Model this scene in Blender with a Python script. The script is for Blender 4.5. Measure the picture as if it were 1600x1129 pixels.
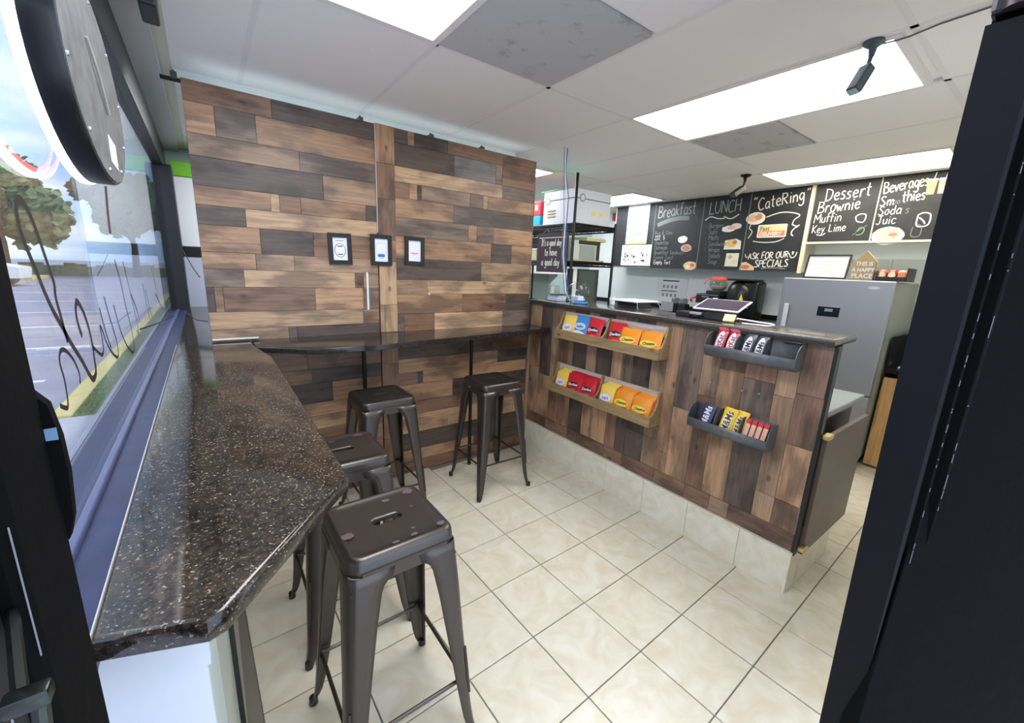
import bpy, bmesh, math, random
from mathutils import Vector, Matrix
random.seed(7)
scn = bpy.context.scene
for o in list(bpy.data.objects): bpy.data.objects.remove(o)
COL = scn.collection
# ---------------------------------------------------------------- camera, sky, exposure
cam_d = bpy.data.cameras.new('camera'); cam = bpy.data.objects.new('camera', cam_d); COL.objects.link(cam)
cam_d.sensor_fit = 'HORIZONTAL'; cam_d.sensor_width = 36; cam_d.lens = 640.84/1600*36
cam_d.clip_start = 0.01; cam_d.clip_end = 300
cam.location = (-1.2213, -2.2609, 1.4812)
cam.rotation_euler = (math.radians(77.2044), math.radians(-2.3831), math.radians(-36.1292))
scn.camera = cam
scn.view_settings.view_transform = 'Standard'; scn.view_settings.look = 'None'
scn.view_settings.gamma = 1; scn.view_settings.use_curve_mapping = False
scn.view_settings.exposure = 0.84
w = bpy.data.worlds.new('sky'); scn.world = w; w.use_nodes = True
nt = w.node_tree; nt.nodes.clear()
N = nt.nodes.new; L = nt.links.new
o_ = N('ShaderNodeOutputWorld'); bg = N('ShaderNodeBackground'); tc = N('ShaderNodeTexCoord')
mp = N('ShaderNodeMapping'); mp.inputs['Scale'].default_value = (1.5, 1.5, 3.5)
nz = N('ShaderNodeTexNoise'); nz.inputs['Scale'].default_value = 2.0; nz.inputs['Detail'].default_value = 6
cr = N('ShaderNodeValToRGB'); cr.color_ramp.elements[0].position = .42; cr.color_ramp.elements[1].position = .6
cr.color_ramp.elements[0].color = (.38, .58, .90, 1); cr.color_ramp.elements[1].color = (.92, .95, 1, 1)
L(tc.outputs['Generated'], mp.inputs[0]); L(mp.outputs[0], nz.inputs['Vector']); L(nz.outputs['Fac'], cr.inputs[0])
L(cr.outputs[0], bg.inputs[0]); bg.inputs[1].default_value = 1.55; L(bg.outputs[0], o_.inputs[0])
sun_d = bpy.data.lights.new('sun', 'SUN'); sun_d.energy = 1.6; sun_d.angle = .05
sun = bpy.data.objects.new('sun', sun_d); COL.objects.link(sun); sun.rotation_euler = (0, math.radians(35), 0)
LAMP = 7.5   # emission strength of the troffer diffusers

# ---------------------------------------------------------------- materials
def lin(c):
    return tuple(((x/255)/12.92 if x/255 <= .04045 else ((x/255+.055)/1.055)**2.4) for x in c)
_m = {}
def mat(name, rgb, rough=.5, metal=0, emit=0, spec=.5, bump=0, bscale=50, var=0, vscale=8, alpha=1, coat=0):
    if name in _m: return _m[name]
    m = bpy.data.materials.new(name); m.use_nodes = True; nt = m.node_tree; b = nt.nodes['Principled BSDF']
    c = lin(rgb); b.inputs['Base Color'].default_value = (*c, 1); b.inputs['Roughness'].default_value = rough
    b.inputs['Metallic'].default_value = metal; b.inputs['Specular IOR Level'].default_value = spec
    b.inputs['Coat Weight'].default_value = coat; b.inputs['Coat Roughness'].default_value = .08
    if emit:
        b.inputs['Emission Color'].default_value = (*c, 1); b.inputs['Emission Strength'].default_value = emit
    tc = nt.nodes.new('ShaderNodeTexCoord')
    if var:
        n = nt.nodes.new('ShaderNodeTexNoise'); n.inputs['Scale'].default_value = vscale; n.inputs['Detail'].default_value = 5
        nt.links.new(tc.outputs['Object'], n.inputs['Vector'])
        r = nt.nodes.new('ShaderNodeValToRGB'); r.color_ramp.elements[0].position = .3; r.color_ramp.elements[1].position = .7
        r.color_ramp.elements[0].color = (*[x*(1-var) for x in c], 1); r.color_ramp.elements[1].color = (*[min(1, x*(1+var)) for x in c], 1)
        nt.links.new(n.outputs['Fac'], r.inputs[0]); nt.links.new(r.outputs[0], b.inputs['Base Color'])
    if bump:
        n = nt.nodes.new('ShaderNodeTexNoise'); n.inputs['Scale'].default_value = bscale; n.inputs['Detail'].default_value = 4
        nt.links.new(tc.outputs['Object'], n.inputs['Vector'])
        bp = nt.nodes.new('ShaderNodeBump'); bp.inputs['Strength'].default_value = bump; bp.inputs['Distance'].default_value = .01
        nt.links.new(n.outputs['Fac'], bp.inputs['Height']); nt.links.new(bp.outputs[0], b.inputs['Normal'])
    _m[name] = m; return m

def wood(name, rgb, axis, dark=.55, rough=.42):
    """plank print: grain stretched along the plank, smoky blotches, small knots; offset per plank"""
    if name in _m: return _m[name]
    m = bpy.data.materials.new(name); m.use_nodes = True; nt = m.node_tree; N = nt.nodes.new; L = nt.links.new
    b = nt.nodes['Principled BSDF']; b.inputs['Roughness'].default_value = rough
    tc = N('ShaderNodeTexCoord'); oi = N('ShaderNodeObjectInfo')
    add = N('ShaderNodeVectorMath'); add.operation = 'ADD'
    sc = N('ShaderNodeVectorMath'); sc.operation = 'SCALE'; sc.inputs['Scale'].default_value = 37.
    cmb = N('ShaderNodeCombineXYZ')
    for i in range(3): L(oi.outputs['Random'], cmb.inputs[i])
    L(cmb.outputs[0], sc.inputs[0]); L(tc.outputs['Object'], add.inputs[0]); L(sc.outputs[0], add.inputs[1])
    s = {'x': (2.2, 40, 40), 'z': (40, 40, 2.2), 'y': (40, 2.2, 40)}[axis]
    mp = N('ShaderNodeMapping'); mp.inputs['Scale'].default_value = s; L(add.outputs[0], mp.inputs[0])
    g = N('ShaderNodeTexNoise'); g.inputs['Scale'].default_value = 1.6; g.inputs['Detail'].default_value = 8; g.inputs['Roughness'].default_value = .65
    g.inputs['Distortion'].default_value = .6; L(mp.outputs[0], g.inputs['Vector'])
    s2 = {'x': (3, 8, 8), 'z': (8, 8, 3), 'y': (8, 3, 8)}[axis]
    mp2 = N('ShaderNodeMapping'); mp2.inputs['Scale'].default_value = s2; L(add.outputs[0], mp2.inputs[0])
    bl = N('ShaderNodeTexNoise'); bl.inputs['Scale'].default_value = 1.2; bl.inputs['Detail'].default_value = 5; L(mp2.outputs[0], bl.inputs['Vector'])
    c = lin(rgb)
    r1 = N('ShaderNodeValToRGB'); r1.color_ramp.elements[0].position = .3; r1.color_ramp.elements[1].position = .72
    r1.color_ramp.elements[0].color = (c[0]*.62, c[1]*.6, c[2]*.6, 1); r1.color_ramp.elements[1].color = (*[min(1, x*1.22) for x in c], 1)
    L(g.outputs['Fac'], r1.inputs[0])
    r2 = N('ShaderNodeValToRGB'); r2.color_ramp.elements[0].position = .40; r2.color_ramp.elements[1].position = .54
    r2.color_ramp.elements[0].color = (dark, dark, dark*1.08, 1); r2.color_ramp.elements[1].color = (1.0, 1.0, 1.0, 1)
    L(bl.outputs['Fac'], r2.inputs[0])
    mx = N('ShaderNodeMix'); mx.data_type = 'RGBA'; mx.blend_type = 'MULTIPLY'; mx.inputs[0].default_value = 1
    L(r1.outputs[0], mx.inputs[6]); L(r2.outputs[0], mx.inputs[7])
    # knots
    vo = N('ShaderNodeTexVoronoi'); vo.inputs['Scale'].default_value = 1.0
    s3 = {'x': (5, 9, 9), 'z': (9, 9, 5), 'y': (9, 5, 9)}[axis]
    mp3 = N('ShaderNodeMapping'); mp3.inputs['Scale'].default_value = s3; L(add.outputs[0], mp3.inputs[0]); L(mp3.outputs[0], vo.inputs['Vector'])
    r3 = N('ShaderNodeValToRGB'); r3.color_ramp.elements[0].position = .05; r3.color_ramp.elements[1].position = .13
    r3.color_ramp.elements[0].color = (.3, .25, .23, 1); r3.color_ramp.elements[1].color = (1, 1, 1, 1)
    L(vo.outputs['Distance'], r3.inputs[0])
    mx2 = N('ShaderNodeMix'); mx2.data_type = 'RGBA'; mx2.blend_type = 'MULTIPLY'; mx2.inputs[0].default_value = .8
    L(mx.outputs[2], mx2.inputs[6]); L(r3.outputs[0], mx2.inputs[7])
    # per-plank value shift
    hv = N('ShaderNodeHueSaturation'); mr = N('ShaderNodeMapRange'); mr.inputs[3].default_value = .86; mr.inputs[4].default_value = 1.14
    L(oi.outputs['Random'], mr.inputs[0]); L(mr.outputs[0], hv.inputs['Value']); L(mx2.outputs[2], hv.inputs['Color'])
    L(hv.outputs[0], b.inputs['Base Color'])
    bp = N('ShaderNodeBump'); bp.inputs['Strength'].default_value = .12; bp.inputs['Distance'].default_value = .004
    L(g.outputs['Fac'], bp.inputs['Height']); L(bp.outputs[0], b.inputs['Normal'])
    _m[name] = m; return m

def glassy(name, tint=(1, 1, 1), ior=1.5, rough=0.0):
    m = bpy.data.materials.new(name); m.use_nodes = True; nt = m.node_tree; nt.nodes.clear(); N = nt.nodes.new; L = nt.links.new
    o = N('ShaderNodeOutputMaterial'); t = N('ShaderNodeBsdfTransparent'); t.inputs[0].default_value = (*tint, 1)
    g = N('ShaderNodeBsdfGlossy'); g.inputs['Roughness'].default_value = rough
    f = N('ShaderNodeFresnel'); ge = N('ShaderNodeNewGeometry'); mr = N('ShaderNodeMapRange')
    mr.inputs[3].default_value = ior; mr.inputs[4].default_value = 1/ior; L(ge.outputs['Backfacing'], mr.inputs[0]); L(mr.outputs[0], f.inputs[0])
    x = N('ShaderNodeMixShader'); L(f.outputs[0], x.inputs[0]); L(t.outputs[0], x.inputs[1]); L(g.outputs[0], x.inputs[2]); L(x.outputs[0], o.inputs[0])
    return m

def granite():
    m = bpy.data.materials.new('dark_granite'); m.use_nodes = True; nt = m.node_tree; N = nt.nodes.new; L = nt.links.new
    b = nt.nodes['Principled BSDF']; b.inputs['Roughness'].default_value = .10; b.inputs['Specular IOR Level'].default_value = .55
    tc = N('ShaderNodeTexCoord')
    n1 = N('ShaderNodeTexNoise'); n1.inputs['Scale'].default_value = 85; n1.inputs['Detail'].default_value = 6; n1.inputs['Roughness'].default_value = .7
    n2 = N('ShaderNodeTexNoise'); n2.inputs['Scale'].default_value = 230; n2.inputs['Detail'].default_value = 3
    n3 = N('ShaderNodeTexNoise'); n3.inputs['Scale'].default_value = 9; n3.inputs['Detail'].default_value = 3
    for n in (n1, n2, n3): L(tc.outputs['Object'], n.inputs['Vector'])
    r1 = N('ShaderNodeValToRGB'); e = r1.color_ramp.elements
    e[0].position = .38; e[0].color = (.008, .007, .007, 1); e[1].position = .72; e[1].color = (.17, .13, .09, 1)
    k = e.new(.52); k.color = (.036, .030, .024, 1); k = e.new(.62); k.color = (.05, .038, .026, 1)
    L(n1.outputs['Fac'], r1.inputs[0])
    r2 = N('ShaderNodeValToRGB'); e = r2.color_ramp.elements; e[0].position = .62; e[0].color = (0, 0, 0, 1); e[1].position = .70; e[1].color = (.30, .28, .25, 1)
    L(n2.outputs['Fac'], r2.inputs[0])
    a = N('ShaderNodeMix'); a.data_type = 'RGBA'; a.blend_type = 'ADD'; a.inputs[0].default_value = 1
    L(r1.outputs[0], a.inputs[6]); L(r2.outputs[0], a.inputs[7])
    r3 = N('ShaderNodeValToRGB'); e = r3.color_ramp.elements; e[0].color = (.5, .5, .5, 1); e[1].color = (1.4, 1.2, 1.0, 1); L(n3.outputs['Fac'], r3.inputs[0])
    q = N('ShaderNodeMix'); q.data_type = 'RGBA'; q.blend_type = 'MULTIPLY'; q.inputs[0].default_value = 1
    L(a.outputs[2], q.inputs[6]); L(r3.outputs[0], q.inputs[7]); L(q.outputs[2], b.inputs['Base Color'])
    return m

def tile_mat(name, rgb):
    m = bpy.data.materials.new(name); m.use_nodes = True; nt = m.node_tree; N = nt.nodes.new; L = nt.links.new
    b = nt.nodes['Principled BSDF']; b.inputs['Roughness'].default_value = .3
    tc = N('ShaderNodeTexCoord'); oi = N('ShaderNodeObjectInfo'); sc = N('ShaderNodeVectorMath'); sc.operation = 'SCALE'; sc.inputs['Scale'].default_value = 20
    cmb = N('ShaderNodeCombineXYZ')
    for i in range(3): L(oi.outputs['Random'], cmb.inputs[i])
    ad = N('ShaderNodeVectorMath'); L(cmb.outputs[0], sc.inputs[0]); L(sc.outputs[0], ad.inputs[1]); L(tc.outputs['Object'], ad.inputs[0])
    n = N('ShaderNodeTexNoise'); n.inputs['Scale'].default_value = 7; n.inputs['Detail'].default_value = 5; n.inputs['Distortion'].default_value = 1.6
    L(ad.outputs[0], n.inputs['Vector']); c = lin(rgb)
    r = N('ShaderNodeValToRGB'); r.color_ramp.elements[0].position = .32; r.color_ramp.elements[1].position = .68
    r.color_ramp.elements[0].color = (c[0]*.92, c[1]*.86, c[2]*.76, 1); r.color_ramp.elements[1].color = (c[0]*1.05, c[1]*1.05, c[2]*1.06, 1)
    L(n.outputs['Fac'], r.inputs[0]); L(r.outputs[0], b.inputs['Base Color']); return m

def speckle(name, rgb, spot, lo, hi, scale, rough=.8):
    m = bpy.data.materials.new(name); m.use_nodes = True; nt = m.node_tree; N = nt.nodes.new; L = nt.links.new
    b = nt.nodes['Principled BSDF']; b.inputs['Roughness'].default_value = rough
    tc = N('ShaderNodeTexCoord'); n = N('ShaderNodeTexNoise'); n.inputs['Scale'].default_value = scale; n.inputs['Detail'].default_value = 7
    n.inputs['Roughness'].default_value = .65
    L(tc.outputs['Object'], n.inputs['Vector']); r = N('ShaderNodeValToRGB')
    r.color_ramp.elements[0].position = lo; r.color_ramp.elements[1].position = hi
    r.color_ramp.elements[0].color = (*lin(rgb), 1); r.color_ramp.elements[1].color = (*lin(spot), 1)
    L(n.outputs['Fac'], r.inputs[0]); L(r.outputs[0], b.inputs['Base Color']); return m

def gunmetal():
    m = bpy.data.materials.new('gunmetal_paint'); m.use_nodes = True; nt = m.node_tree; N = nt.nodes.new; L = nt.links.new
    b = nt.nodes['Principled BSDF']; b.inputs['Metallic'].default_value = .8; b.inputs['Roughness'].default_value = .33
    tc = N('ShaderNodeTexCoord'); v = N('ShaderNodeTexNoise'); v.inputs['Scale'].default_value = 9; v.inputs['Detail'].default_value = 1
    L(tc.outputs['Object'], v.inputs['Vector']); r = N('ShaderNodeValToRGB')
    r.color_ramp.elements[0].position = .70; r.color_ramp.elements[1].position = .71
    r.color_ramp.elements[0].color = (*lin((86, 80, 76)), 1); r.color_ramp.elements[1].color = (*lin((88, 73, 73)), 1)
    L(v.outputs['Fac'], r.inputs[0]); L(r.outputs[0], b.inputs['Base Color']); return m

# ---------------------------------------------------------------- mesh helpers
class MB:
    """collects shapes into one bmesh; build() links them as one object"""
    def __init__(s): s.bm = bmesh.new()
    def box(s, x0, x1, y0, y1, z0, z1, M=None, mi=0):
        vs = [s.bm.verts.new(v) for v in ((x0,y0,z0),(x1,y0,z0),(x1,y1,z0),(x0,y1,z0),(x0,y0,z1),(x1,y0,z1),(x1,y1,z1),(x0,y1,z1))]
        if M is not None:
            for v in vs: v.co = M @ v.co
        for f in ((0,3,2,1),(4,5,6,7),(0,1,5,4),(1,2,6,5),(2,3,7,6),(3,0,4,7)):
            q = s.bm.faces.new([vs[i] for i in f]); q.material_index = mi
        return vs
    def rbox(s, x0, x1, y0, y1, z0, z1, r=.004, seg=2, M=None, mi=0):
        vs = s.box(x0, x1, y0, y1, z0, z1, M, mi); es = set(e for v in vs for e in v.link_edges)
        bmesh.ops.bevel(s.bm, geom=list(es), offset=r, segments=seg, affect='EDGES', profile=.5)
    def prism(s, pts, d, M=None, mi=0):
        """polygon pts (2D) in local XY extruded from z=0 to z=d"""
        a = [s.bm.verts.new((p[0], p[1], 0)) for p in pts]; b = [s.bm.verts.new((p[0], p[1], d)) for p in pts]
        if M is not None:
            for v in a+b: v.co = M @ v.co
        n = len(pts)
        s.bm.faces.new(a[::-1]).material_index = mi; s.bm.faces.new(b).material_index = mi
        for i in range(n): s.bm.faces.new([a[i], a[(i+1) % n], b[(i+1) % n], b[i]]).material_index = mi
    def loft(s, loops, closed=True, cap0=False, cap1=False, mi=0):
        R = [[s.bm.verts.new(p) for p in l] for l in loops]; n = len(R[0])
        for a, b in zip(R, R[1:]):
            for i in range(n if closed else n-1):
                s.bm.faces.new([a[i], a[(i+1) % n], b[(i+1) % n], b[i]]).material_index = mi
        if cap0: s.bm.faces.new(R[0][::-1]).material_index = mi
        if cap1: s.bm.faces.new(R[-1]).material_index = mi
        return R
    def lathe(s, prof, c=(0, 0, 0), n=20, M=None, mi=0):
        loops = [[Vector((c[0]+r*math.cos(2*math.pi*i/n), c[1]+r*math.sin(2*math.pi*i/n), c[2]+z)) for i in range(n)] for r, z in prof]
        if M is not None: loops = [[M @ p for p in l] for l in loops]
        s.loft(loops, True, prof[0][0] > 1e-5, prof[-1][0] > 1e-5, mi)
    def tube(s, pts, r, n=8, cap=True, mi=0):
        pts = [Vector(p) for p in pts]; loops = []
        up = None
        for i, p in enumerate(pts):
            t = (pts[min(i+1, len(pts)-1)] - pts[max(i-1, 0)]).normalized()
            if up is None:
                up = t.orthogonal().normalized()
            up = (up - t*up.dot(t)).normalized(); sd = t.cross(up)
            rr = r[i] if isinstance(r, (list, tuple)) else r
            loops.append([p + up*rr*math.cos(2*math.pi*k/n) + sd*rr*math.sin(2*math.pi*k/n) for k in range(n)])
        s.loft(loops, True, cap, cap, mi)
    def build(s, name, m, parent=None, smooth=False, at=None):
        bmesh.ops.recalc_face_normals(s.bm, faces=s.bm.faces)
        if at is not None: bmesh.ops.translate(s.bm, verts=s.bm.verts, vec=-Vector(at))
        me = bpy.data.meshes.new(name); s.bm.to_mesh(me); s.bm.free()
        for q in (m if isinstance(m, (list, tuple)) else [m]): me.materials.append(q)
        if smooth:
            for p in me.polygons: p.use_smooth = True
            try: me.set_sharp_from_angle(angle=math.radians(40))
            except Exception: pass
        o = bpy.data.objects.new(name, me); COL.objects.link(o)
        if at is not None: o.location = at
        if parent: o.parent = parent
        return o
def tag(o, label=None, cat=None, group=None, kind=None):
    if label: o['label'] = label
    if cat: o['category'] = cat
    if group: o['group'] = group
    if kind: o['kind'] = kind
    return o
def empty(name, loc, label=None, cat=None, group=None, rz=0, kind=None):
    o = bpy.data.objects.new(name, None); COL.objects.link(o); o.location = loc; o.rotation_euler = (0, 0, rz); o.empty_display_size = .05
    return tag(o, label, cat, group, kind)
def child(o, p):
    """parent o to p keeping world coordinates of its mesh"""
    o.parent = p; o.matrix_parent_inverse = Matrix.Translation(p.location).inverted() if p.rotation_euler.z == 0 else p.matrix_basis.inverted(); return o
def frame(o, X, Y):
    X = Vector(X).normalized(); Y = Vector(Y).normalized(); Z = X.cross(Y)
    return Matrix(((X.x, Y.x, Z.x, o[0]), (X.y, Y.y, Z.y, o[1]), (X.z, Y.z, Z.z, o[2]), (0, 0, 0, 1)))
def text(s, size, M, m, name='lettering', parent=None, align='LEFT', shear=0, width=1, bold=0, ext=.0006, yoff=0):
    cu = bpy.data.curves.new('t', 'FONT'); cu.body = s; cu.size = size; cu.shear = shear; cu.align_x = align; cu.resolution_u = 3
    cu.extrude = ext; cu.offset = bold
    t = bpy.data.objects.new('t', cu); COL.objects.link(t); bpy.context.view_layer.update()
    me = bpy.data.meshes.new_from_object(t.evaluated_get(bpy.context.evaluated_depsgraph_get()))
    bpy.data.objects.remove(t); bpy.data.curves.remove(cu)
    me.transform(M @ Matrix.Diagonal((width, 1, 1, 1))); me.materials.clear(); me.materials.append(m)
    o = bpy.data.objects.new(name, me); COL.objects.link(o)
    if parent: child(o, parent)
    return o
def ell(cx, cy, a, b, n=20, wob=0, seed=0):
    r = random.Random(seed)
    return [(cx+a*(1+wob*r.uniform(-1, 1))*math.cos(2*math.pi*i/n), cy+b*(1+wob*r.uniform(-1, 1))*math.sin(2*math.pi*i/n)) for i in range(n)]
def stroke(mb, pts, wd, M, d=.0008, closed=False):
    """flat chalk or pen stroke through 2D points"""
    P = [Vector(p) for p in pts]
    sm = []
    for i in range(len(P)-1):
        p0 = P[max(i-1, 0)]; p1 = P[i]; p2 = P[i+1]; p3 = P[min(i+2, len(P)-1)]
        for k in range(4):
            t = k/4; sm.append(.5*((2*p1)+(-p0+p2)*t+(2*p0-5*p1+4*p2-p3)*t*t+(-p0+3*p1-3*p2+p3)*t**3))
    sm.append(P[-1]); Lf, Rt = [], []
    for i, p in enumerate(sm):
        t = (sm[min(i+1, len(sm)-1)]-sm[max(i-1, 0)]); t = t.normalized() if t.length > 1e-7 else Vector((1, 0)); nn = Vector((-t.y, t.x))
        Lf.append(p+nn*wd/2); Rt.append(p-nn*wd/2)
    a = [mb.bm.verts.new(M @ Vector((p.x, p.y, d))) for p in Lf]; b = [mb.bm.verts.new(M @ Vector((p.x, p.y, d))) for p in Rt]
    for i in range(len(a)-1): mb.bm.faces.new([a[i], a[i+1], b[i+1], b[i]])
def copy_tree(o, parent=None):
    c = o.copy(); COL.objects.link(c); c.parent = parent
    for ch in o.children: copy_tree(ch, c)
    return c

WHITE = mat('white_paint', (225, 226, 224), .5)
BLACK = mat('black_plastic', (22, 22, 24), .4)
BLACKM = mat('black_metal', (20, 20, 22), .35, .3)
STEEL = mat('bright_steel', (190, 192, 195), .3, .9)
CHROME = mat('chrome', (215, 218, 220), .12, 1)
PAPER = mat('white_paper', (238, 240, 242), .6)
CHALK = mat('chalk', (225, 225, 215), .9)
CHALKD = mat('faint_chalk', (120, 128, 128), .9)
GRAN = granite()
GUN = gunmetal()
TILE = tile_mat('cream_tile', (214, 208, 190))
GROUT = mat('grout', (126, 118, 106), .9)
CEIL = mat('ceiling_paint', (243, 240, 237), .8, bump=.05, bscale=120)
CEILD = speckle('stained_vent_panel', (192, 192, 193), (110, 110, 112), .56, .78, 9)
TBAR = mat('ceiling_bar_paint', (236, 232, 230), .7)
WC = {'T': (182, 143, 109), 'S': (168, 138, 110), 'L': (198, 164, 127), 'B': (142, 108, 84), 'D': (94, 80, 71), 'G': (130, 111, 97), 'P': (138, 129, 126), 'R': (136, 105, 85)}
def wm(c, ax): return wood('plank_print_%s_%s' % ({'T': 'tan', 'S': 'sand', 'L': 'pale', 'B': 'brown', 'D': 'dark', 'G': 'grey', 'P': 'slate', 'R': 'red'}[c], ax), WC[c], ax, .5)
# ---------------------------------------------------------------- floor and ceiling
H = 2.35
mb = MB(); mb.box(-1.45, 3.75, -2.6, 2.45, -.06, -.006); floor = tag(mb.build('floor', GROUT), kind='structure')
G = .03; tm = None
tb = MB(); tb.rbox(-.1505, .1505, -.1505, .1505, -.012, 0, .0012, 1)
tl0 = tb.build('tile', TILE, floor); first = True
for j in range(-8, 2):
    for i in range(-5, 12):
        px, py = (i+.5)*.3095, (j+.5)*.302
        X = px*math.cos(G)-py*math.sin(G); Y = px*math.sin(G)+py*math.cos(G)
        if X < -1.35 or X > 3.62 or Y > .45 or Y < -2.35: continue
        t = tl0 if first else tl0.copy()
        if not first: COL.objects.link(t)
        first = False
        t.parent = floor; t.location = (X, Y, random.uniform(-.0006, .0006)); t.rotation_euler = (0, 0, G); t.scale = (1.012, .988, 1)
mb = MB(); mb.box(-1.45, 3.75, -2.15, 2.45, H+.012, H+.06); ceil = tag(mb.build('ceiling', CEIL), kind='structure')
gx = [-.985, -.378, .222, .83, 1.44, 2.05, 2.665, 3.29]; gy = [-1.74, -.525, .715, 1.955]
light_cells = {(0, 0), (3, 0), (6, 0), (3, 2), (6, 2), (0, 2)}
def cpanel(x0, x1, y0, y1, m, dz=0, label=None):
    b = MB(); b.box(x0+.006, x1-.006, y0+.006, y1-.006, H+dz, H+.012+dz); o = b.build('ceiling_panel', m, ceil)
    if label: o['label'] = label
xs = [-1.30]+gx+[3.7]; ys = [-2.1]+gy+[2.44]
for i in range(len(xs)-1):
    for j in range(len(ys)-1):
        if (i-1, j-1) in light_cells and 1 <= i < 8 and 1 <= j < 4: continue
        x0, x1, y0, y1 = xs[i], xs[i+1], ys[j], ys[j+1]
        if i == 2 and j == 1:
            cpanel(x0, x1, -1.13, y1, CEILD, -.002, 'grey stained panel'); cpanel(x0, x1, y0, -1.135, CEIL)
        elif i == 5 and j == 1:
            cpanel(x0, x1, -1.06, y1, CEILD, -.002, 'grey stained panel'); cpanel(x0, x1, y0, -1.065, CEIL)
        else: cpanel(x0, x1, y0, y1, CEIL, random.uniform(-.001, .001))
mb = MB()
for x in gx: mb.box(x-.0115, x+.0115, -2.1, 2.44, H-.0015, H+.01)
for y in gy: mb.box(-1.3, 3.7, y-.0115, y+.0115, H-.0015, H+.01)
mb.build('grid_bar', TBAR, ceil)
# fluorescent panels
def troffer(x0, x1, y0, y1, label, m, rot=0):
    cx, cy = (x0+x1)/2, (y0+y1)/2
    t = empty('ceiling_light', (cx, cy, H), label, 'ceiling light', 'fluorescent ceiling panels', rot)
    a, b = (x1-x0)/2, (y1-y0)/2; f = MB(); w_ = .028
    for (p, q, r, s) in ((-a, a, -b, -b+w_), (-a, a, b-w_, b), (-a, -a+w_, -b+w_, b-w_), (a-w_, a, -b+w_, b-w_)):
        f.box(p, q, r, s, -.006, .01)
    f.build('frame', TBAR, t)
    d = MB(); d.box(-a+w_, a-w_, -b+w_, b-w_, -.002, .008); d.build('diffuser', m, t)
COOL = mat('cool_diffuser', (252, 253, 255), .5, emit=LAMP); WARM = mat('warm_diffuser', (255, 247, 226), .5, emit=LAMP)
troffer(-.985, -.378, -1.74, -.525, 'bright fluorescent panel nearest the window wall, beside the grey stained square', COOL)
troffer(.83, 1.44, -1.70, -.515, 'long bright fluorescent panel over the snack counter with the camera under its corner', COOL, .02)
troffer(2.665, 3.29, -1.60, -.43, 'warm fluorescent panel right above the dessert and beverages boards', WARM, .03)
troffer(.83, 1.46, .775, 1.955, 'fluorescent panel peeking out behind the right edge of the wooden wall', COOL)
troffer(2.68, 3.29, .87, 1.97, 'fluorescent panel above the red box and the far end of the menu wall', COOL)
troffer(-.985, -.378, .715, 1.955, 'fluorescent panel hidden behind the wooden wall, glowing over its top edge', COOL)

# ---------------------------------------------------------------- walls
WALLP = mat('pale_wall_paint', (242, 248, 248), .6)
TEAL = mat('pale_teal_wall', (172, 194, 193), .6)
mb = MB(); mb.box(-1.45, 3.9, 2.45, 2.55, 0, H+.06); tag(mb.build('wall_back', TEAL), kind='structure')
mb = MB(); mb.box(3.75, 3.85, -2.2, 2.45, 0, H+.06); wr = tag(mb.build('wall_right', WALLP), kind='structure')
# ceramic wall tiles right of the fridge
for k in range(4):
    for q in range(4):
        y0 = -2.15+q*.31; z0 = .86+k*.21
        b = MB(); b.box(3.742, 3.752, y0+.002, y0+.308, z0+.002, z0+.208); b.build('tile', mat('wall_tile', (206, 208, 200), .3), wr)
mb = MB(); mb.box(.45, 3.85, -2.06, -2.03, 0, H+.06); mb.box(-1.55, .45, -2.06, -2.03, 2.26, H+.06); tag(mb.build('wall_front', WHITE), kind='structure')
# soffit that carries the menu boards
SOFF = mat('soffit_paint', (206, 203, 192), .6)
mb = MB(); mb.box(3.425, 3.75, -.60, 1.72, 1.56, H); mb.box(3.425, 3.75, -2.14, -.60, 1.835, H); tag(mb.build('trim_1', SOFF), kind='structure')
# window wall: knee wall, frame, header
KNEE = mat('knee_wall_paint', (176, 178, 164), .55); KNEE2 = mat('olive_knee_paint', (150, 148, 134), .55)
mb = MB(); mb.box(-1.46, -1.262, -1.60, 2.24, 0, .985); wl = tag(mb.build('wall_left', KNEE), kind='structure')
mb = MB(); mb.box(-1.262, -1.252, -1.16, .35, 0, .985); k = mb.build('lower_panel', KNEE2, wl)
mb = MB(); mb.box(-1.262, -1.2505, -1.175, -1.16, 0, .985); mb.build('seam', BLACK, wl)
mb = MB(); mb.box(-1.385, -1.275, -1.615, -1.60, 0, .985); mb.box(-1.39, -1.27, -1.622, -1.60, .90, .985); mb.build('end_panel', mat('glossy_white_board', (228, 231, 238), .3), wl)
FRB = mat('worn_frame_paint', (38, 43, 74), .35, var=.3, vscale=20); FRK = mat('black_window_frame', (24, 24, 27), .4, bump=.2, bscale=60)
win = tag(empty('window_1', (-1.43, 0, 1.03)), kind='structure')
def wpart(mb, name, m, smooth=False, label=None):
    o = mb.build(name, m, None, smooth); child(o, win)
    if label: o['label'] = label
    return o
mb = MB(); mb.box(-1.425, -1.372, -1.72, 2.4, .99, 1.036); wpart(mb, 'sill', FRB)
mb = MB(); mb.rbox(-1.432, -1.418, -1.72, 2.4, 1.03, 1.046, .003); wpart(mb, 'glazing_bead', mat('bead_metal', (92, 98, 130), .3, .4))
mb = MB(); mb.box(-1.50, -1.435, -1.72, 6.0, .97, 1.03); wpart(mb, 'outer_sill', mat('outer_sill_paint', (62, 66, 92), .5))
sp = MB()
rr = random.Random(3)
y = -1.6
while y < .3:
    l = rr.uniform(.004, .05); wdt = rr.uniform(-.0003, .0014)
    sp.box(-1.3725-wdt, -1.3715, y, y+l, 1.0365, 1.0368); y += l+rr.uniform(.0, .06)
wpart(sp, 'scratch_mark', mat('red_primer', (168, 82, 96), .7))
mb = MB(); mb.box(-1.3722, -1.3706, -1.668, .345, 1.036, 1.0425); wpart(mb, 'caulk_line', mat('caulk_grey', (176, 172, 170), .6))
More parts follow.
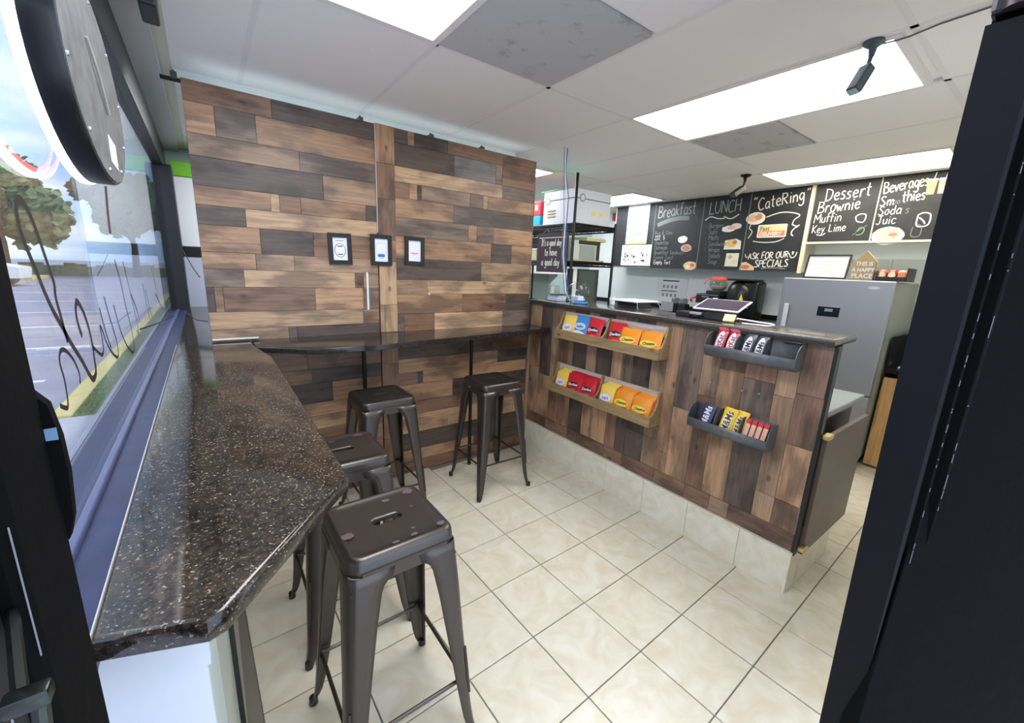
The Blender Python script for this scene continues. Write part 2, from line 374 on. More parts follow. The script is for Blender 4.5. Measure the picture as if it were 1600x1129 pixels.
GL = glassy('window_glass', (.93, .95, .97), 1.5)
mb = MB(); mb.box(-1.436, -1.430, -1.72, 2.4, 1.036, 2.13); wpart(mb, 'pane', GL)
mb = MB(); mb.box(-1.46, -1.398, -1.74, 2.45, 2.13, H); wpart(mb, 'head_frame', FRK)
mb = MB(); mb.rbox(-1.47, -1.352, 2.02, 2.235, 1.03, 2.14, .004, 1); wpart(mb, 'mullion', FRK)
mb = MB(); mb.box(-1.398, -1.30, -2.14, 2.44, 2.315, H+.01); tag(mb.build('trim_2', mat('grey_soffit', (196, 196, 197), .6)), kind='structure')
mb = MB(); mb.box(-1.30, -1.255, -2.14, 2.44, H-.004, H+.01); tag(mb.build('trim_3', mat('yellowed_trim', (205, 203, 186), .6)), kind='structure')

mb = MB(); mb.box(-1.25, .80, .52, .60, 2.305, H+.01); tag(mb.build('trim_4', mat('lit_strip_white', (236, 242, 240), .5)), kind='structure')  # strip added above the partition, its bright paint standing in for light
# wood clad partition
def plank(parent, x0, x1, z0, z1, c, y=.35, ax='x'):
    b = MB(); g = .0009; d = random.uniform(-.0012, .0012)
    b.box(x0+g, x1-g, y+d, y+.012, z0+g, z1-g); b.build('plank', wm(c, ax), parent)
PB = mat('panel_core', (40, 32, 28), .8)
mb = MB(); mb.box(-1.228, -.348, .3615, .375, 0, 2.267); part_l = tag(mb.build('wall_partition', PB), kind='structure')
mb = MB(); mb.box(-.344, .866, .3615, .375, 0, 2.27); part_r = tag(mb.build('wall_partition', PB), kind='structure')
WL = [(-1.228,-0.869,2.175,2.267,'B'),(-0.869,-0.348,2.175,2.267,'D'),(-1.228,-1.113,2.041,2.175,'T'),(-1.113,-0.945,2.041,2.175,'G'),(-0.945,-0.348,2.041,2.175,'T'),(-1.228,-0.755,1.942,2.041,'S'),(-0.755,-0.348,1.942,2.041,'G'),(-1.228,-0.643,1.811,1.942,'D'),(-0.643,-0.348,1.811,1.942,'S'),(-1.228,-0.907,1.722,1.811,'T'),(-0.907,-0.865,1.722,1.811,'L'),(-0.865,-0.763,1.722,1.811,'B'),(-0.763,-0.411,1.722,1.811,'T'),(-0.411,-0.348,1.722,1.811,'D'),(-1.228,-1.025,1.63,1.722,'G'),(-1.025,-0.348,1.63,1.722,'L'),(-1.228,-0.969,1.5,1.63,'T'),(-0.969,-0.711,1.5,1.63,'D'),(-0.711,-0.348,1.5,1.63,'B'),(-1.228,-0.998,1.415,1.5,'T'),(-0.998,-0.816,1.415,1.5,'S'),(-0.816,-0.348,1.415,1.5,'S'),(-1.228,-1.058,1.325,1.415,'G'),(-1.058,-0.491,1.325,1.415,'L'),(-0.491,-0.441,1.325,1.415,'B'),(-0.441,-0.348,1.325,1.415,'S'),(-1.228,-1.194,1.196,1.325,'D'),(-1.194,-1.157,1.196,1.325,'T'),(-1.157,-0.719,1.196,1.325,'R'),(-0.719,-0.445,1.196,1.325,'T'),(-0.445,-0.348,1.196,1.325,'S'),(-1.228,-0.449,1.105,1.196,'L'),(-0.449,-0.348,1.105,1.196,'B'),(-1.228,-0.869,1.02,1.105,'T'),(-0.869,-0.826,1.02,1.105,'G'),(-0.826,-0.348,1.02,1.105,'D'),(-1.228,-0.784,0.843,1.02,'R'),(-0.784,-0.348,0.843,1.02,'R'),(-1.228,-0.764,0.755,0.843,'B'),(-0.764,-0.348,0.755,0.843,'D'),(-1.228,-0.934,0.632,0.755,'B'),(-0.934,-0.654,0.632,0.755,'D'),(-0.654,-0.348,0.632,0.755,'T'),(-1.228,-0.348,0.548,0.632,'T'),(-1.228,-0.348,0.461,0.548,'L'),(-1.228,-0.592,0.33,0.461,'B'),(-0.592,-0.348,0.33,0.461,'S'),(-1.228,-0.515,0.24,0.33,'T'),(-0.515,-0.348,0.24,0.33,'B'),(-1.228,-0.348,0.12,0.24,'G'),(-1.228,-0.348,0.002,0.12,'B')]
WR = [(-0.231,-0.143,2.19,2.27,'D'),(-0.143,-0.102,2.19,2.27,'T'),(-0.102,0.131,2.19,2.27,'D'),(0.131,0.572,2.19,2.27,'B'),(0.572,0.868,2.19,2.27,'B'),(-0.231,0.179,2.06,2.19,'D'),(0.179,0.511,2.06,2.19,'P'),(0.511,0.566,2.06,2.19,'S'),(0.566,0.868,2.06,2.19,'B'),(-0.231,0.571,1.971,2.06,'L'),(0.571,0.868,1.971,2.06,'G'),(-0.231,-0.136,1.88,1.971,'B'),(-0.136,-0.084,1.88,1.971,'T'),(-0.084,-0.054,1.88,1.971,'D'),(-0.054,0.305,1.88,1.971,'S'),(0.305,0.41,1.88,1.971,'B'),(0.41,0.447,1.88,1.971,'S'),(0.447,0.868,1.88,1.971,'T'),(-0.231,0.177,1.765,1.88,'T'),(0.177,0.868,1.765,1.88,'G'),(-0.231,0.295,1.65,1.765,'G'),(0.295,0.363,1.65,1.765,'T'),(0.363,0.51,1.65,1.765,'G'),(0.51,0.868,1.65,1.765,'T'),(-0.231,-0.162,1.515,1.65,'T'),(-0.162,0.487,1.515,1.65,'T'),(0.487,0.673,1.515,1.65,'D'),(0.673,0.868,1.515,1.65,'T'),(-0.231,0.408,1.38,1.515,'D'),(0.408,0.868,1.38,1.515,'S'),(-0.231,-0.017,1.288,1.38,'S'),(-0.017,0.868,1.288,1.38,'L'),(-0.231,0.252,1.157,1.288,'T'),(0.252,0.636,1.157,1.288,'B'),(0.636,0.868,1.157,1.288,'D'),(-0.231,-0.183,1.02,1.157,'G'),(-0.183,0.035,1.02,1.157,'B'),(0.035,0.612,1.02,1.157,'L'),(0.612,0.868,1.02,1.157,'G'),(-0.231,0.528,0.85,1.02,'D'),(0.528,0.868,0.85,1.02,'B'),(-0.231,0.319,0.752,0.85,'T'),(0.319,0.581,0.752,0.85,'L'),(0.581,0.868,0.752,0.85,'D'),(-0.231,-0.092,0.664,0.752,'B'),(-0.092,-0.053,0.664,0.752,'D'),(-0.053,0.868,0.664,0.752,'T'),(-0.231,0.181,0.54,0.664,'T'),(0.181,0.868,0.54,0.664,'D'),(-0.231,0.868,0.443,0.54,'B'),(-0.231,0.145,0.308,0.443,'T'),(0.145,0.868,0.308,0.443,'L'),(-0.231,0.868,0.175,0.308,'D'),(-0.231,0.374,0.09,0.175,'T'),(0.374,0.868,0.09,0.175,'D'),(-0.231,0.868,0.002,0.09,'B')]
for x0, x1, z0, z1, c in WL:
    if c == 'T' and x1-x0 > .3: c = random.choice('TTS')
    plank(part_l, x0, x1, z0, z1, c)
for x0, x1, z0, z1, c in WR: plank(part_r, x0, x1, z0, z1, c)
for z0, z1, c in ((2.06, 2.27, 'T'), (1.86, 2.06, 'B'), (1.62, 1.86, 'R'), (1.49, 1.62, 'T'), (1.22, 1.49, 'L'), (1.045, 1.22, 'L'), (.83, 1.045, 'R'), (.6, .83, 'B'), (.3, .6, 'S'), (.002, .3, 'B')):
    plank(part_r, -.343, -.232, z0, z1, c, .344, 'z')
mb = MB(); mb.box(-.3475, -.3435, .343, .36, 1.66, 2.27); mb.build('seam_strip', mat('seam_strip_white', (214, 196, 180), .6), part_r)
mb = MB(); mb.box(.866, .872, .349, .376, 0, 2.27); mb.build('edge_strip', wm('R', 'z'), part_r)
mb = MB(); mb.box(.872, .897, .34, .36, 0, 1.0); mb.build('corner_batten', wm('S', 'z'), part_r)
mb = MB(); mb.box(-.423, -.411, .3485, .350, 1.19, 1.42); mb.build('tape_strip', mat('clear_tape', (222, 224, 228), .2), part_l)
for x in (-1.25, -.42, .02, .4):
    b = MB(); b.box(x-.012, x+.012, .352, .40, 2.255, 2.285); b.box(x-.004, x+.004, .37, .38, 2.285, 2.295)
    b.build('bracket', mat('bracket_metal', (70, 85, 78), .5, .4), part_l if x < -.34 else part_r)
b = MB(); b.box(-1.30, -1.22, .36, .368, 2.245, 2.262); b.build('bracket', BLACKM, part_l)
b = MB(); b.box(-1.225, -1.02, .33, .349, 1.052, 1.058); b.build('edge_trim', WHITE, part_l)
b = MB(); b.tube([(-1.15, .42, 2.235), (.78, .42, 2.235)], .013, 10); b.build('added_glow_tube', mat('added_tube_glow', (225, 245, 250), .5, emit=1.4), part_r)  # unseen tube added behind the partition to brighten the strip along its top
for x, z in ((-.005, 1.287),):
    b = MB(); b.lathe([(.0, 0), (.008, .001), (.006, .004), (0, .005)], n=10, M=frame((x, .349, z), (1, 0, 0), (0, 0, 1))); b.build('wall_hook', WHITE, part_r)
# ---------------------------------------------------------------- window counter and wall shelf
mb = MB()
def slab(mb, pts, z0, z1, r=.008):
    n0 = len(mb.bm.faces); mb.prism(pts, z1-z0, Matrix.Translation((0, 0, z0)))
    mb.bm.faces.ensure_lookup_table()
    es = [e for e in mb.bm.edges if abs(e.verts[0].co.z-e.verts[1].co.z) < 1e-6]
    bmesh.ops.bevel(mb.bm, geom=es, offset=r, segments=3, affect='EDGES', profile=.5)
slab(mb, [(-1.371, -1.668), (-1.262, -1.708), (-1.242, -1.70), (-1.019, -1.425), (-1.010, -.12), (-1.058, .10), (-1.06, .343), (-1.2305, .345), (-1.2305, 2.25), (-1.371, 2.25)], 1.006, 1.042)
tag(mb.build('window_counter', GRAN, smooth=True), 'long polished dark granite counter with a clipped corner along the shop window', 'counter')
mb = MB(); slab(mb, [(-1.054, .348), (-1.05, .13), (-.80, -.045), (-.50, -.055), (0, 0), (.5, .06), (.885, .105), (.885, .348)], 1.012, 1.042, .005)
shelf = tag(mb.build('wall_counter', mat('ledge_black_stone', (42, 37, 34), .14, var=.35, vscale=60), smooth=True), 'narrow dark granite bar ledge running along the wooden plank wall', 'counter')
for x, y in ((-.487, .245), (.275, .245)):
    b = MB(); b.lathe([(.0145, .0), (.0145, .012), (.0125, .014), (.0125, 1.0), (.03, 1.004), (.03, 1.0115)], (x, y, 0), 12)
    b.build('leg', BLACKM, shelf, True)

# ---------------------------------------------------------------- metal bar stools
def rsq(h, r, z, n=5):
    """rounded square loop, half size h, corner radius r"""
    p = []
    for q, (sx, sy) in enumerate(((1, 1), (-1, 1), (-1, -1), (1, -1))):
        for k in range(n+1):
            a = math.pi/2*q+math.pi/2*k/n; p.append(Vector((sx*(h-r)+r*math.cos(a), sy*(h-r)+r*math.sin(a), z)))
    return p
def stad(a, b, z, N_):
    """stadium shaped slot loop"""
    p = []
    for q, sx in enumerate((1, -1, -1, 1)):
        for k in range(6):
            t = math.pi/2*q+math.pi/2*k/5; p.append(Vector((sx*(a-b)+b*math.cos(t), b*math.sin(t), z)))
    return p
def stool_mesh():
    root = empty('bar_stool', (0, 0, 0))
    Z = .755; b = MB()
    loops = [rsq(.1505, .035, Z-.044), rsq(.1492, .034, Z-.03), rsq(.1475, .033, Z-.018), rsq(.146, .034, Z-.008), rsq(.141, .033, Z-.002), rsq(.134, .03, Z), rsq(.128, .028, Z-.0005), rsq(.124, .026, Z-.003), rsq(.10, .026, Z-.0035), stad(.052, .023, Z-.0035, 24), stad(.047, .0185, Z-.0035, 24), stad(.044, .0155, Z-.006, 24), stad(.0435, .015, Z-.018, 24)]
    b.loft(loops); o = b.build('seat', GUN, root, True)
    md = o.modifiers.new('thick', 'SOLIDIFY'); md.thickness = .002; md.offset = -1
    b = MB()
    for k in range(4):
        R = Matrix.Rotation(math.pi/2*k, 4, 'Z')
        b.box(-.118, .118, .1492, .1508, Z-.076, Z-.036, R)
    b.build('skirt', GUN, root)
    def legm(k):
        b = MB(); R = Matrix.Rotation(math.pi/2*k, 4, 'Z'); loops = []
        for z, h, wd in ((Z-.046, .1512, .118), (Z-.072, .1525, .112), (Z-.080, .1532, .098), (Z-.090, .154, .089), (Z-.11, .156, .083), (Z-.2, .163, .073), (.40, .173, .060), (.22, .186, .047), (.10, .195, .037), (.05, .200, .030), (.022, .206, .025), (.010, .211, .022)):
            r = min(.024, wd*.55); pl = [Vector((h-wd, h, z)), Vector((h-(wd+r)/2, h, z))]
            for i in range(6):
                a = math.pi/2*(1-i/5); pl.append(Vector((h-r+r*math.cos(a), h-r+r*math.sin(a), z)))
            pl += [Vector((h, h-(wd+r)/2, z)), Vector((h, h-wd, z))]
            loops.append([R @ p for p in pl])
        b.loft(loops, closed=False); o = b.build('leg', GUN, root, True)
        md = o.modifiers.new('thick', 'SOLIDIFY'); md.thickness = .003; md.offset = -1
        f = MB(); f.lathe([(.0115, .0), (.014, .002), (.0135, .028), (.0, .030)], n=10, M=R @ Matrix.Translation((.200, .200, 0))); q = f.build('foot_cap', BLACK, root, True); q.parent = o
        rv = MB(); rv.tube([(.172, .172, .34), (.184, .184, .17)], .004, 6); 
        rv2 = rv.build('stiffening_rib', GUN, root); rv2.matrix_basis = R; rv2.parent = o
    for k in range(4): legm(k)
    for k in range(4):
        b = MB(); R = Matrix.Rotation(math.pi/2*k, 4, 'Z'); zz = .225
        P = [R @ Vector(p) for p in ((-.176, .176, zz), (-.15, .170, zz-.004), (.15, .170, zz-.004), (.176, .176, zz))]
        b.tube(P, .006, 8); b.build('stretcher', GUN, root, True)
    for k in (0, 1):
        b = MB(); R = Matrix.Rotation(math.pi/4+math.pi/2*k, 4, 'Z')
        P = [R @ Vector(p) for p in ((-.21, 0, Z-.085), (0, 0, Z-.075), (.21, 0, Z-.085))]
        b.tube(P, .004, 6); b.build('brace', GUN, root)
    return root
st = stool_mesh()
specs = [((-.862, -1.195, 0), .015, 'gunmetal bar stool nearest the camera, with purplish peeling patches on its seat'),
         ((-.850, -.655, 0), -.01, 'gunmetal bar stool half hidden under the clipped corner of the window counter'),
         ((-.478, -.025, 0), .02, 'gunmetal bar stool before the left pole of the wall ledge'),
         ((.268, -.045, 0), -.02, 'gunmetal bar stool farthest right, nearest the snack counter and right pole')]
near = None
for i, (p, rz, lb) in enumerate(specs):
    o = st if i == 0 else copy_tree(st)
    o.location = p; o.rotation_euler.z = rz; tag(o, lb, 'stool', 'gunmetal bar stools')
RUST = mat('peeled_patch', (104, 84, 88), .5, .3)
def patches(o, spots, z=.7556):
    for k, (x, y, a, b_) in enumerate(spots):
        q = MB(); r = random.Random(k+3); n = 14
        q.prism([(x+a*(1+r.uniform(-.2, .2))*math.cos(2*math.pi*i/n), y+b_*(1+r.uniform(-.2, .2))*math.sin(2*math.pi*i/n)) for i in range(n)], .0004, Matrix.Translation((0, 0, z-.0032 if max(abs(x), abs(y)) < .115 else z)))
        w = q.build('peeled_patch', RUST, None); w.parent = o
stools = [o for o in bpy.data.objects if o.name.startswith('bar_stool')]
patches(stools[0], [(-.118, -.03, .016, .014), (.108, .105, .018, .014), (.118, -.113, .012, .010), (.03, .09, .012, .009), (.035, -.118, .010, .006), (-.02, -.122, .012, .005), (.045, -.085, .006, .005), (.085, .02, .005, .004)])
patches(stools[1], [(.09, .11, .018, .012), (-.02, .09, .010, .007)])
# ---------------------------------------------------------------- service counter clad in upright planks
sc = empty('service_counter', (.95, -.65, 0), 'high service counter clad in upright wooden planks over a cream tile base', 'counter')
def cpart(mb, name, m, smooth=False, label=None):
    o = mb.build(name, m, None, smooth); child(o, sc)
    if label: o['label'] = label
    return o
X0 = .90
mb = MB(); mb.box(.9125, 1.00, -1.697, .45, 0, 1.215); cpart(mb, 'body', PB)
COLS = [(.349, .215, 'T', [(.70, 'S'), (.33, 'B')]), (.215, .085, 'D', [(.66, 'T'), (.33, 'D')]), (.085, -.01, 'S', [(.62, 'B'), (.33, 'B')]), (-.01, -.155, 'B', [(.80, 'T'), (.28, 'S')]),
        (-.155, -.29, 'D', [(.60, 'D'), (.25, 'G')]), (-.29, -.383, 'S', [(.55, 'T'), (.25, 'B')]), (-.383, -.52, 'D', [(.56, 'T'), (.25, 'T')]), (-.52, -.607, 'T', [(.58, 'B'), (.25, 'G')]),
        (-.607, -.69, 'G', [(.60, 'D'), (.25, 'D')]), (-.69, -.822, 'D', [(.50, 'D'), (.24, 'D')]), (-.822, -.922, 'S', [(.50, 'S'), (.24, 'L')]), (-.922, -1.0, 'T', [(.44, 'T'), (.24, 'B')]),
        (-1.0, -1.134, 'G', [(.74, 'T'), (.23, 'T')]), (-1.134, -1.232, 'S', [(.85, 'B'), (.23, 'B')]), (-1.232, -1.358, 'B', [(1.02, 'T'), (.68, 'T'), (.3, 'T')]),
        (-1.358, -1.50, 'B', [(1.00, 'G'), (.70, 'D'), (.26, 'D')]), (-1.50, -1.59, 'S', [(.95, 'S'), (.45, 'S')]), (-1.59, -1.70, 'R', [(.98, 'R'), (.735, 'T'), (.45, 'R')])]
def vplank(y1, y0, z1, z0, c, ax='z'):
    b = MB(); g = .0009; d = random.uniform(-.001, .001); b.box(X0+d, .9125, y0+g, y1-g, z0+g, z1-g)
    o = b.build('plank', wm(c, ax)); child(o, sc)
for y1, y0, c, br in COLS:
    zt = 1.212
    zb = .3125
    for z, c2 in br:
        if z < zb+.03: break
        vplank(y1, y0, zt, z, c); zt = z; c = c2
    vplank(y1, y0, zt, zb, c)
ys_ = [.349, .10, -.155, -.52, -.68, -.93, -1.135, -1.285, -1.39, -1.70]; cs = 'BRRTRBRSR'
for i, c in enumerate(cs): vplank(ys_[i], ys_[i+1], .312, .222, c, 'y')
# cream tile base
TB = tile_mat('base_tile', (230, 225, 208))
ty = [.345, -.02, -.28, -.573, -.878, -1.178, -1.468, -1.700]
for i in range(len(ty)-1):
    b = MB(); b.box(.885, .9125, ty[i+1]+.001, ty[i]-.001, 0, .219); cpart(b, 'tile', TB)
b = MB(); b.box(.886, .998, -1.708, -1.697, 0, .219); cpart(b, 'tile', TB)
b = MB(); b.box(.9005, .935, -1.712, -1.697, .205, 1.213); cpart(b, 'end_trim', BLACK)
mb = MB(); slab(mb, [(.868, -1.702), (1.20, -1.690), (1.20, .45), (.868, .345)], 1.214, 1.246, .007)
tag(mb.build('countertop', mat('bar_stone', (66, 62, 58), .16, var=.3, vscale=90), smooth=True), 'polished dark stone top of the high plank clad service counter', 'countertop')
# lower work cabinet behind
DKB = mat('dark_brown_laminate', (92, 76, 66), .4, var=.2, vscale=5)
lc = empty('under_cabinet', (1.3, -.6, 0), 'low brown staff cabinet behind the service counter, its grey top and end showing', 'cabinet')
def lpart(mb, name, m): o = mb.build(name, m); child(o, lc); return o
mb = MB(); mb.box(1.004, 1.62, -1.64, .31, 0, .835); lpart(mb, 'body', mat('cabinet_dark', (48, 42, 38), .5))
for a, c in ((1.004, 1.165), (1.168, 1.45)):
    b = MB(); b.box(a, c, -1.708, -1.641, 0, .20); lpart(b, 'tile', TB)
mb = MB(); mb.rbox(1.004, 1.70, -1.665, .32, .837, .872, .004, 1); lpart(mb, 'worktop', mat('grey_worktop', (150, 152, 152), .25, spec=.6))
gate = empty('hinged_panel', (1.0, -1.70, .2), 'dark brown hinged panel with gold caps at the end of the service counter', 'panel')
mb = MB(); mb.box(.948, 1.56, -1.730, -1.712, .205, .80); child(mb.build('panel_board', DKB), gate)
GOLD = mat('brass_cap', (212, 186, 120), .3, .7)
for z in (.235, .805):
    b = MB(); b.rbox(.925, .985, -1.742, -1.712, z-.010, z+.012, .005, 2); child(b.build('hinge_cap', GOLD), gate)

# ---------------------------------------------------------------- snack racks on the counter front
RW = wood('rack_wood', (170, 142, 100), 'y', .85); RL = wood('rack_back_wood', (214, 200, 186), 'y', .92)
def wood_rack(yl, yr, zb, zt, label):
    r = empty('snack_rack', (.90, (yl+yr)/2, zb), label, 'rack', 'wooden snack racks')
    D = .105; xf = .899-D; lip = zb+.062
    def p(b, n, m): o = b.build(n, m); child(o, r)
    b = MB(); b.box(xf, .899, yr, yl, zb, zb+.010); p(b, 'bottom', RW)
    b = MB(); b.box(xf, xf+.011, yr, yl, zb+.010, lip); p(b, 'front_rail', RW)
    b = MB(); b.box(.889, .899, yr+.012, yl-.012, zt-.062, zt-.004); p(b, 'back_rail', RL)
    prof = [(0, .010), (-(D-.011), .010), (-(D-.011), lip-zb+.004), (-.075, lip-zb+.012), (-.055, lip-zb+.04), (-.040, lip-zb+.08), (-.030, zt-zb-.006), (-.022, zt-zb), (0, zt-zb)]
    for yy in (yl-.012, (yl+yr)/2-.006, yr):
        b = MB(); M = frame((.899, yy+.012, zb), (1, 0, 0), (0, 0, 1)); b.prism(prof, .012, M); p(b, 'end_panel', RW)
wood_rack(-.055, -.93, 1.005, 1.192, 'upper wooden two section rack of crisp bags, just under the bar top')
wood_rack(-.030, -.925, .598, .802, 'lower wooden two section rack of crisp bags, nearer the floor')
GM = mat('dark_grey_metal', (104, 107, 110), .45, .3, var=.15, vscale=30)
def metal_rack(yl, yr, zb, zt, label):
    r = empty('candy_rack', (.90, (yl+yr)/2, zb), label, 'rack', 'grey metal candy racks')
    D = .10; x1 = .899
    def p(b, n, m, s=False): o = b.build(n, m, None, s); child(o, r)
    pr_ = [(0, zt-zb-.002), (0, .03), (-.008, .010), (-.028, 0), (-D+.028, 0), (-D+.006, .012), (-D, .036), (-D, .058)]
    b = MB(); loops = []
    for yy in (yl, yr): loops.append([Vector((x1+q[0], yy, zb+q[1])) for q in pr_])
    b.loft(loops, closed=False); o = b.build('tray', GM, None, True); child(o, r); md = o.modifiers.new('t', 'SOLIDIFY'); md.thickness = .003; md.offset = 0
    ep = [(0, .02), (-.028, 0), (-D+.028, 0), (-D+.006, .012), (-D, .036), (-D, .060), (-D+.012, .10), (-D+.035, .125), (-D+.06, .131), (0, .131)]
    for i, f in enumerate((0, .345, .66, 1)):
        yy = yl+(yr-yl)*f
        b = MB(); b.prism([(q[0]*(1 if i in (0, 3) else .92), q[1]*(zt-zb)/.131+(0 if i in (0, 3) else .003)) for q in ep], .003, frame((x1, yy+.0015, zb), (1, 0, 0), (0, 0, 1))); p(b, 'divider' if i in (1, 2) else 'end_panel', GM)
metal_rack(-1.185, -1.595, 1.088, 1.207, 'upper dark grey metal three section candy rack, its right section empty')
metal_rack(-1.15, -1.545, .688, .812, 'lower dark grey metal three section candy rack')

# snack bags -------------------------------------------------------
def bag(name, w_, h, c, M, label, cat, grp, patches=(), words=(), foot=None, puff=.012, body=None):
    """pillow bag in local frame: X right, Y up, Z out; crimped top and bottom edge"""
    m = mat('foil_%02x%02x%02x' % c, c, .28, spec=.6); b = MB(); nx, ny = 7, 9
    def surf(s):
        rows = []
        for j in range(ny):
            v = j/(ny-1); y = v*h
            row = []
            for i in range(nx):
                u = i/(nx-1); k = (math.sin(math.pi*min(max((v-.06)/.88, 0), 1))**.55)*(math.sin(math.pi*u)**.5) if 0 < u < 1 else 0
                x = (u-.5)*w_*(1-.05*math.sin(math.pi*v)); row.append(Vector((x, y+(.0015 if i % 2 and j in (0, ny-1) else 0), s*puff*k)))
            rows.append(row)
        return rows
    for s in (1, -1): b.loft(surf(s), closed=False)
    bmesh.ops.remove_doubles(b.bm, verts=b.bm.verts, dist=1e-5)
    for v in b.bm.verts: v.co = M @ v.co
    loc = M.translation.copy()
    o = b.build(name, m, None, True, at=loc); tag(o, label, cat, grp)
    z = puff*1.0+.0006
    for (px, py, a, bb, cc, ww) in patches:
        q = MB(); q.prism(ell(px*w_, py*h, a*w_, bb*h, 14, ww, int(a*100)), .0008, M @ Matrix.Translation((0, 0, z)))
        child(q.build('printed_patch', mat('print_%02x%02x%02x' % cc, cc, .4)), o); z += .0006
    for (s, sz, px, py, cc, rot) in words:
        text(s, sz, M @ Matrix.Translation((px*w_, py*h, z)) @ Matrix.Rotation(rot, 4, 'Z'), mat('print_%02x%02x%02x' % cc, cc, .4), 'printed_name', o, 'CENTER', .15, 1, .0006)
    return o
def bm_(y, z, tilt=14, x=.80, lean=0, yaw=0):
    """bag frame on the counter front facing the room (-x), leaning back"""
    X = Vector((0, -1, 0)); t = math.radians(tilt); Y = Vector((math.sin(t), 0, math.cos(t)))
    F = frame((x, y, z), X, Y)
    return F @ Matrix.Rotation(math.radians(yaw), 4, 'Y') @ Matrix.Rotation(math.radians(lean), 4, 'Z')
YEL = (246, 206, 92); BLU = (58, 140, 205); RED = (206, 40, 52); ORG = (246, 150, 36)
YE = dict(patches=[(0, .45, .38, .17, (236, 224, 240), .02), (.1, .16, .36, .12, (226, 120, 60), .1)], words=[("Lay's", .026, 0, .39, (120, 80, 160), .1)])
BL = dict(patches=[(0, .55, .40, .15, (200, 214, 240), .03), (0, .22, .44, .16, (226, 236, 226), .1)], words=[('Ruffles', .022, 0, .50, (70, 90, 170), .1)])
RE = dict(patches=[(0, .52, .36, .11, (40, 30, 34), .05), (.1, .2, .3, .12, (240, 110, 70), .15)], words=[('Doritos', .027, 0, .46, (245, 245, 245), .1)])
OR = dict(patches=[(-.02, .46, .38, .15, (246, 214, 90), .08), (.2, .2, .24, .12, (200, 60, 30), .2)], words=[('Cheetos', .024, 0, .42, (70, 60, 30), .1)])
up = 'crisp bags in the upper wooden rack'; lo = 'crisp bags in the lower wooden rack'
zu = 1.018; zl = .612
bag('crisp_bag', .128, .158, YEL, bm_(-.150, zu, 16, .822), 'yellow crisp bag at the left end of the upper wooden rack', 'snack', up, **YE)
bag('crisp_bag', .132, .168, BLU, bm_(-.268, zu, 16, .824), 'only blue crisp bag, in the upper wooden rack', 'snack', up, **BL)
bag('crisp_bag', .135, .165, RED, bm_(-.392, zu, 14, .822, -3), 'red crisp bag right of the blue one, upper wooden rack', 'snack', up, **RE)
bag('crisp_bag', .130, .162, RED, bm_(-.580, zu, 14, .826), 'red crisp bag left of two orange ones, upper wooden rack right section', 'snack', up, **RE)
bag('crisp_bag', .150, .142, ORG, bm_(-.690, zu, 16, .816), 'middle bag of the upper rack right section, orange, over the red bag', 'snack', up, **OR)
bag('crisp_bag', .150, .142, ORG, bm_(-.838, zu, 16, .818), 'orange crisp bag at the right end of the upper wooden rack', 'snack', up, **OR)
def stack(n, w_, h, c, y, label0, label1, D, dx=.0165, dy=-.004, dz=.010):
    for k in range(n-1, -1, -1):
        x = .816+dx*k
        lb = label0 if k == 0 else ('', 'second', 'third', 'fourth')[k]+' '+label1
        bag('crisp_bag', w_, h+dz*k, c, bm_(y+dy*k, zl, 14, x), lb, 'snack', lo, puff=.011 if k == 0 else .007, **(D if k == 0 else {}))
stack(4, .122, .146, YEL, -.125, 'front yellow crisp bag at the left end of the lower wooden rack', 'yellow crisp bag from the front, left end of the lower rack', YE)
stack(3, .140, .152, RED, -.255, 'front red crisp bag next to the yellow ones, lower rack left section', 'red crisp bag from the front, beside the leftmost yellow ones', RE)
stack(3, .140, .148, RED, -.390, 'front red crisp bag beside the middle divider of the lower rack', 'red crisp bag from the front, against the lower rack divider', RE)
stack(4, .122, .148, YEL, -.560, 'front yellow crisp bag right of the middle divider of the lower rack', 'yellow crisp bag from the front, just right of the lower rack divider', YE)
stack(3, .140, .148, ORG, -.692, 'front orange crisp bag beside the yellow ones in the lower rack', 'orange crisp bag from the front, beside yellow ones in the lower rack', OR)
stack(3, .140, .146, ORG, -.830, 'front orange crisp bag at the right end of the lower wooden rack', 'orange crisp bag from the front, right end of the lower rack', OR)
def candy(y, z, w_, h, c, label, grp, word, wc, band=None, x=.83, tilt=18, lean=-4, top=None):
    P = []
    if band: P.append((0, .48, .34, .40, band, .06))
    if top: P.append((0, .94, .5, .06, top, 0))
    M = bm_(y, z, tilt, x, lean)
    o = bag('candy_packet', w_, h, c, M, label, 'candy', grp, patches=P, puff=.008)
    text(word, w_*.72, M @ Matrix.Translation((w_*.26, h*.12, .0095)) @ Matrix.Rotation(math.pi/2, 4, 'Z'), mat('print_%02x%02x%02x' % wc, wc, .4), 'printed_name', o, 'LEFT', .1, .85, .0006)
g1 = 'candy packets in the upper metal rack'; g2 = 'candy packets in the lower metal rack'
zc = 1.100
candy(-1.232, zc, .052, .140, (214, 52, 70), 'left red and white candy packet in the upper metal rack', g1, 'KitKat', (150, 30, 40), (242, 232, 232), top=(214, 52, 80))
candy(-1.287, zc, .052, .138, (214, 52, 70), 'right red and white candy packet in the upper metal rack, by the divider', g1, 'KitKat', (150, 30, 40), (242, 232, 232), x=.834, top=(214, 52, 80))
candy(-1.368, zc, .050, .132, (80, 72, 78), 'black and white candy packet in the upper metal rack middle section, left one', g1, 'M&Ms', (30, 26, 28), (235, 232, 236))
candy(-1.422, zc, .050, .134, (84, 74, 84), 'black and white candy packet in the upper metal rack middle section, right one', g1, 'M&Ms', (30, 26, 28), (235, 232, 236), x=.834)
zc = .700
candy(-1.222, zc, .066, .130, (62, 52, 88), 'dark purple candy packet with white lettering in the lower metal rack', g2, 'M&Ms', (240, 238, 244), None)
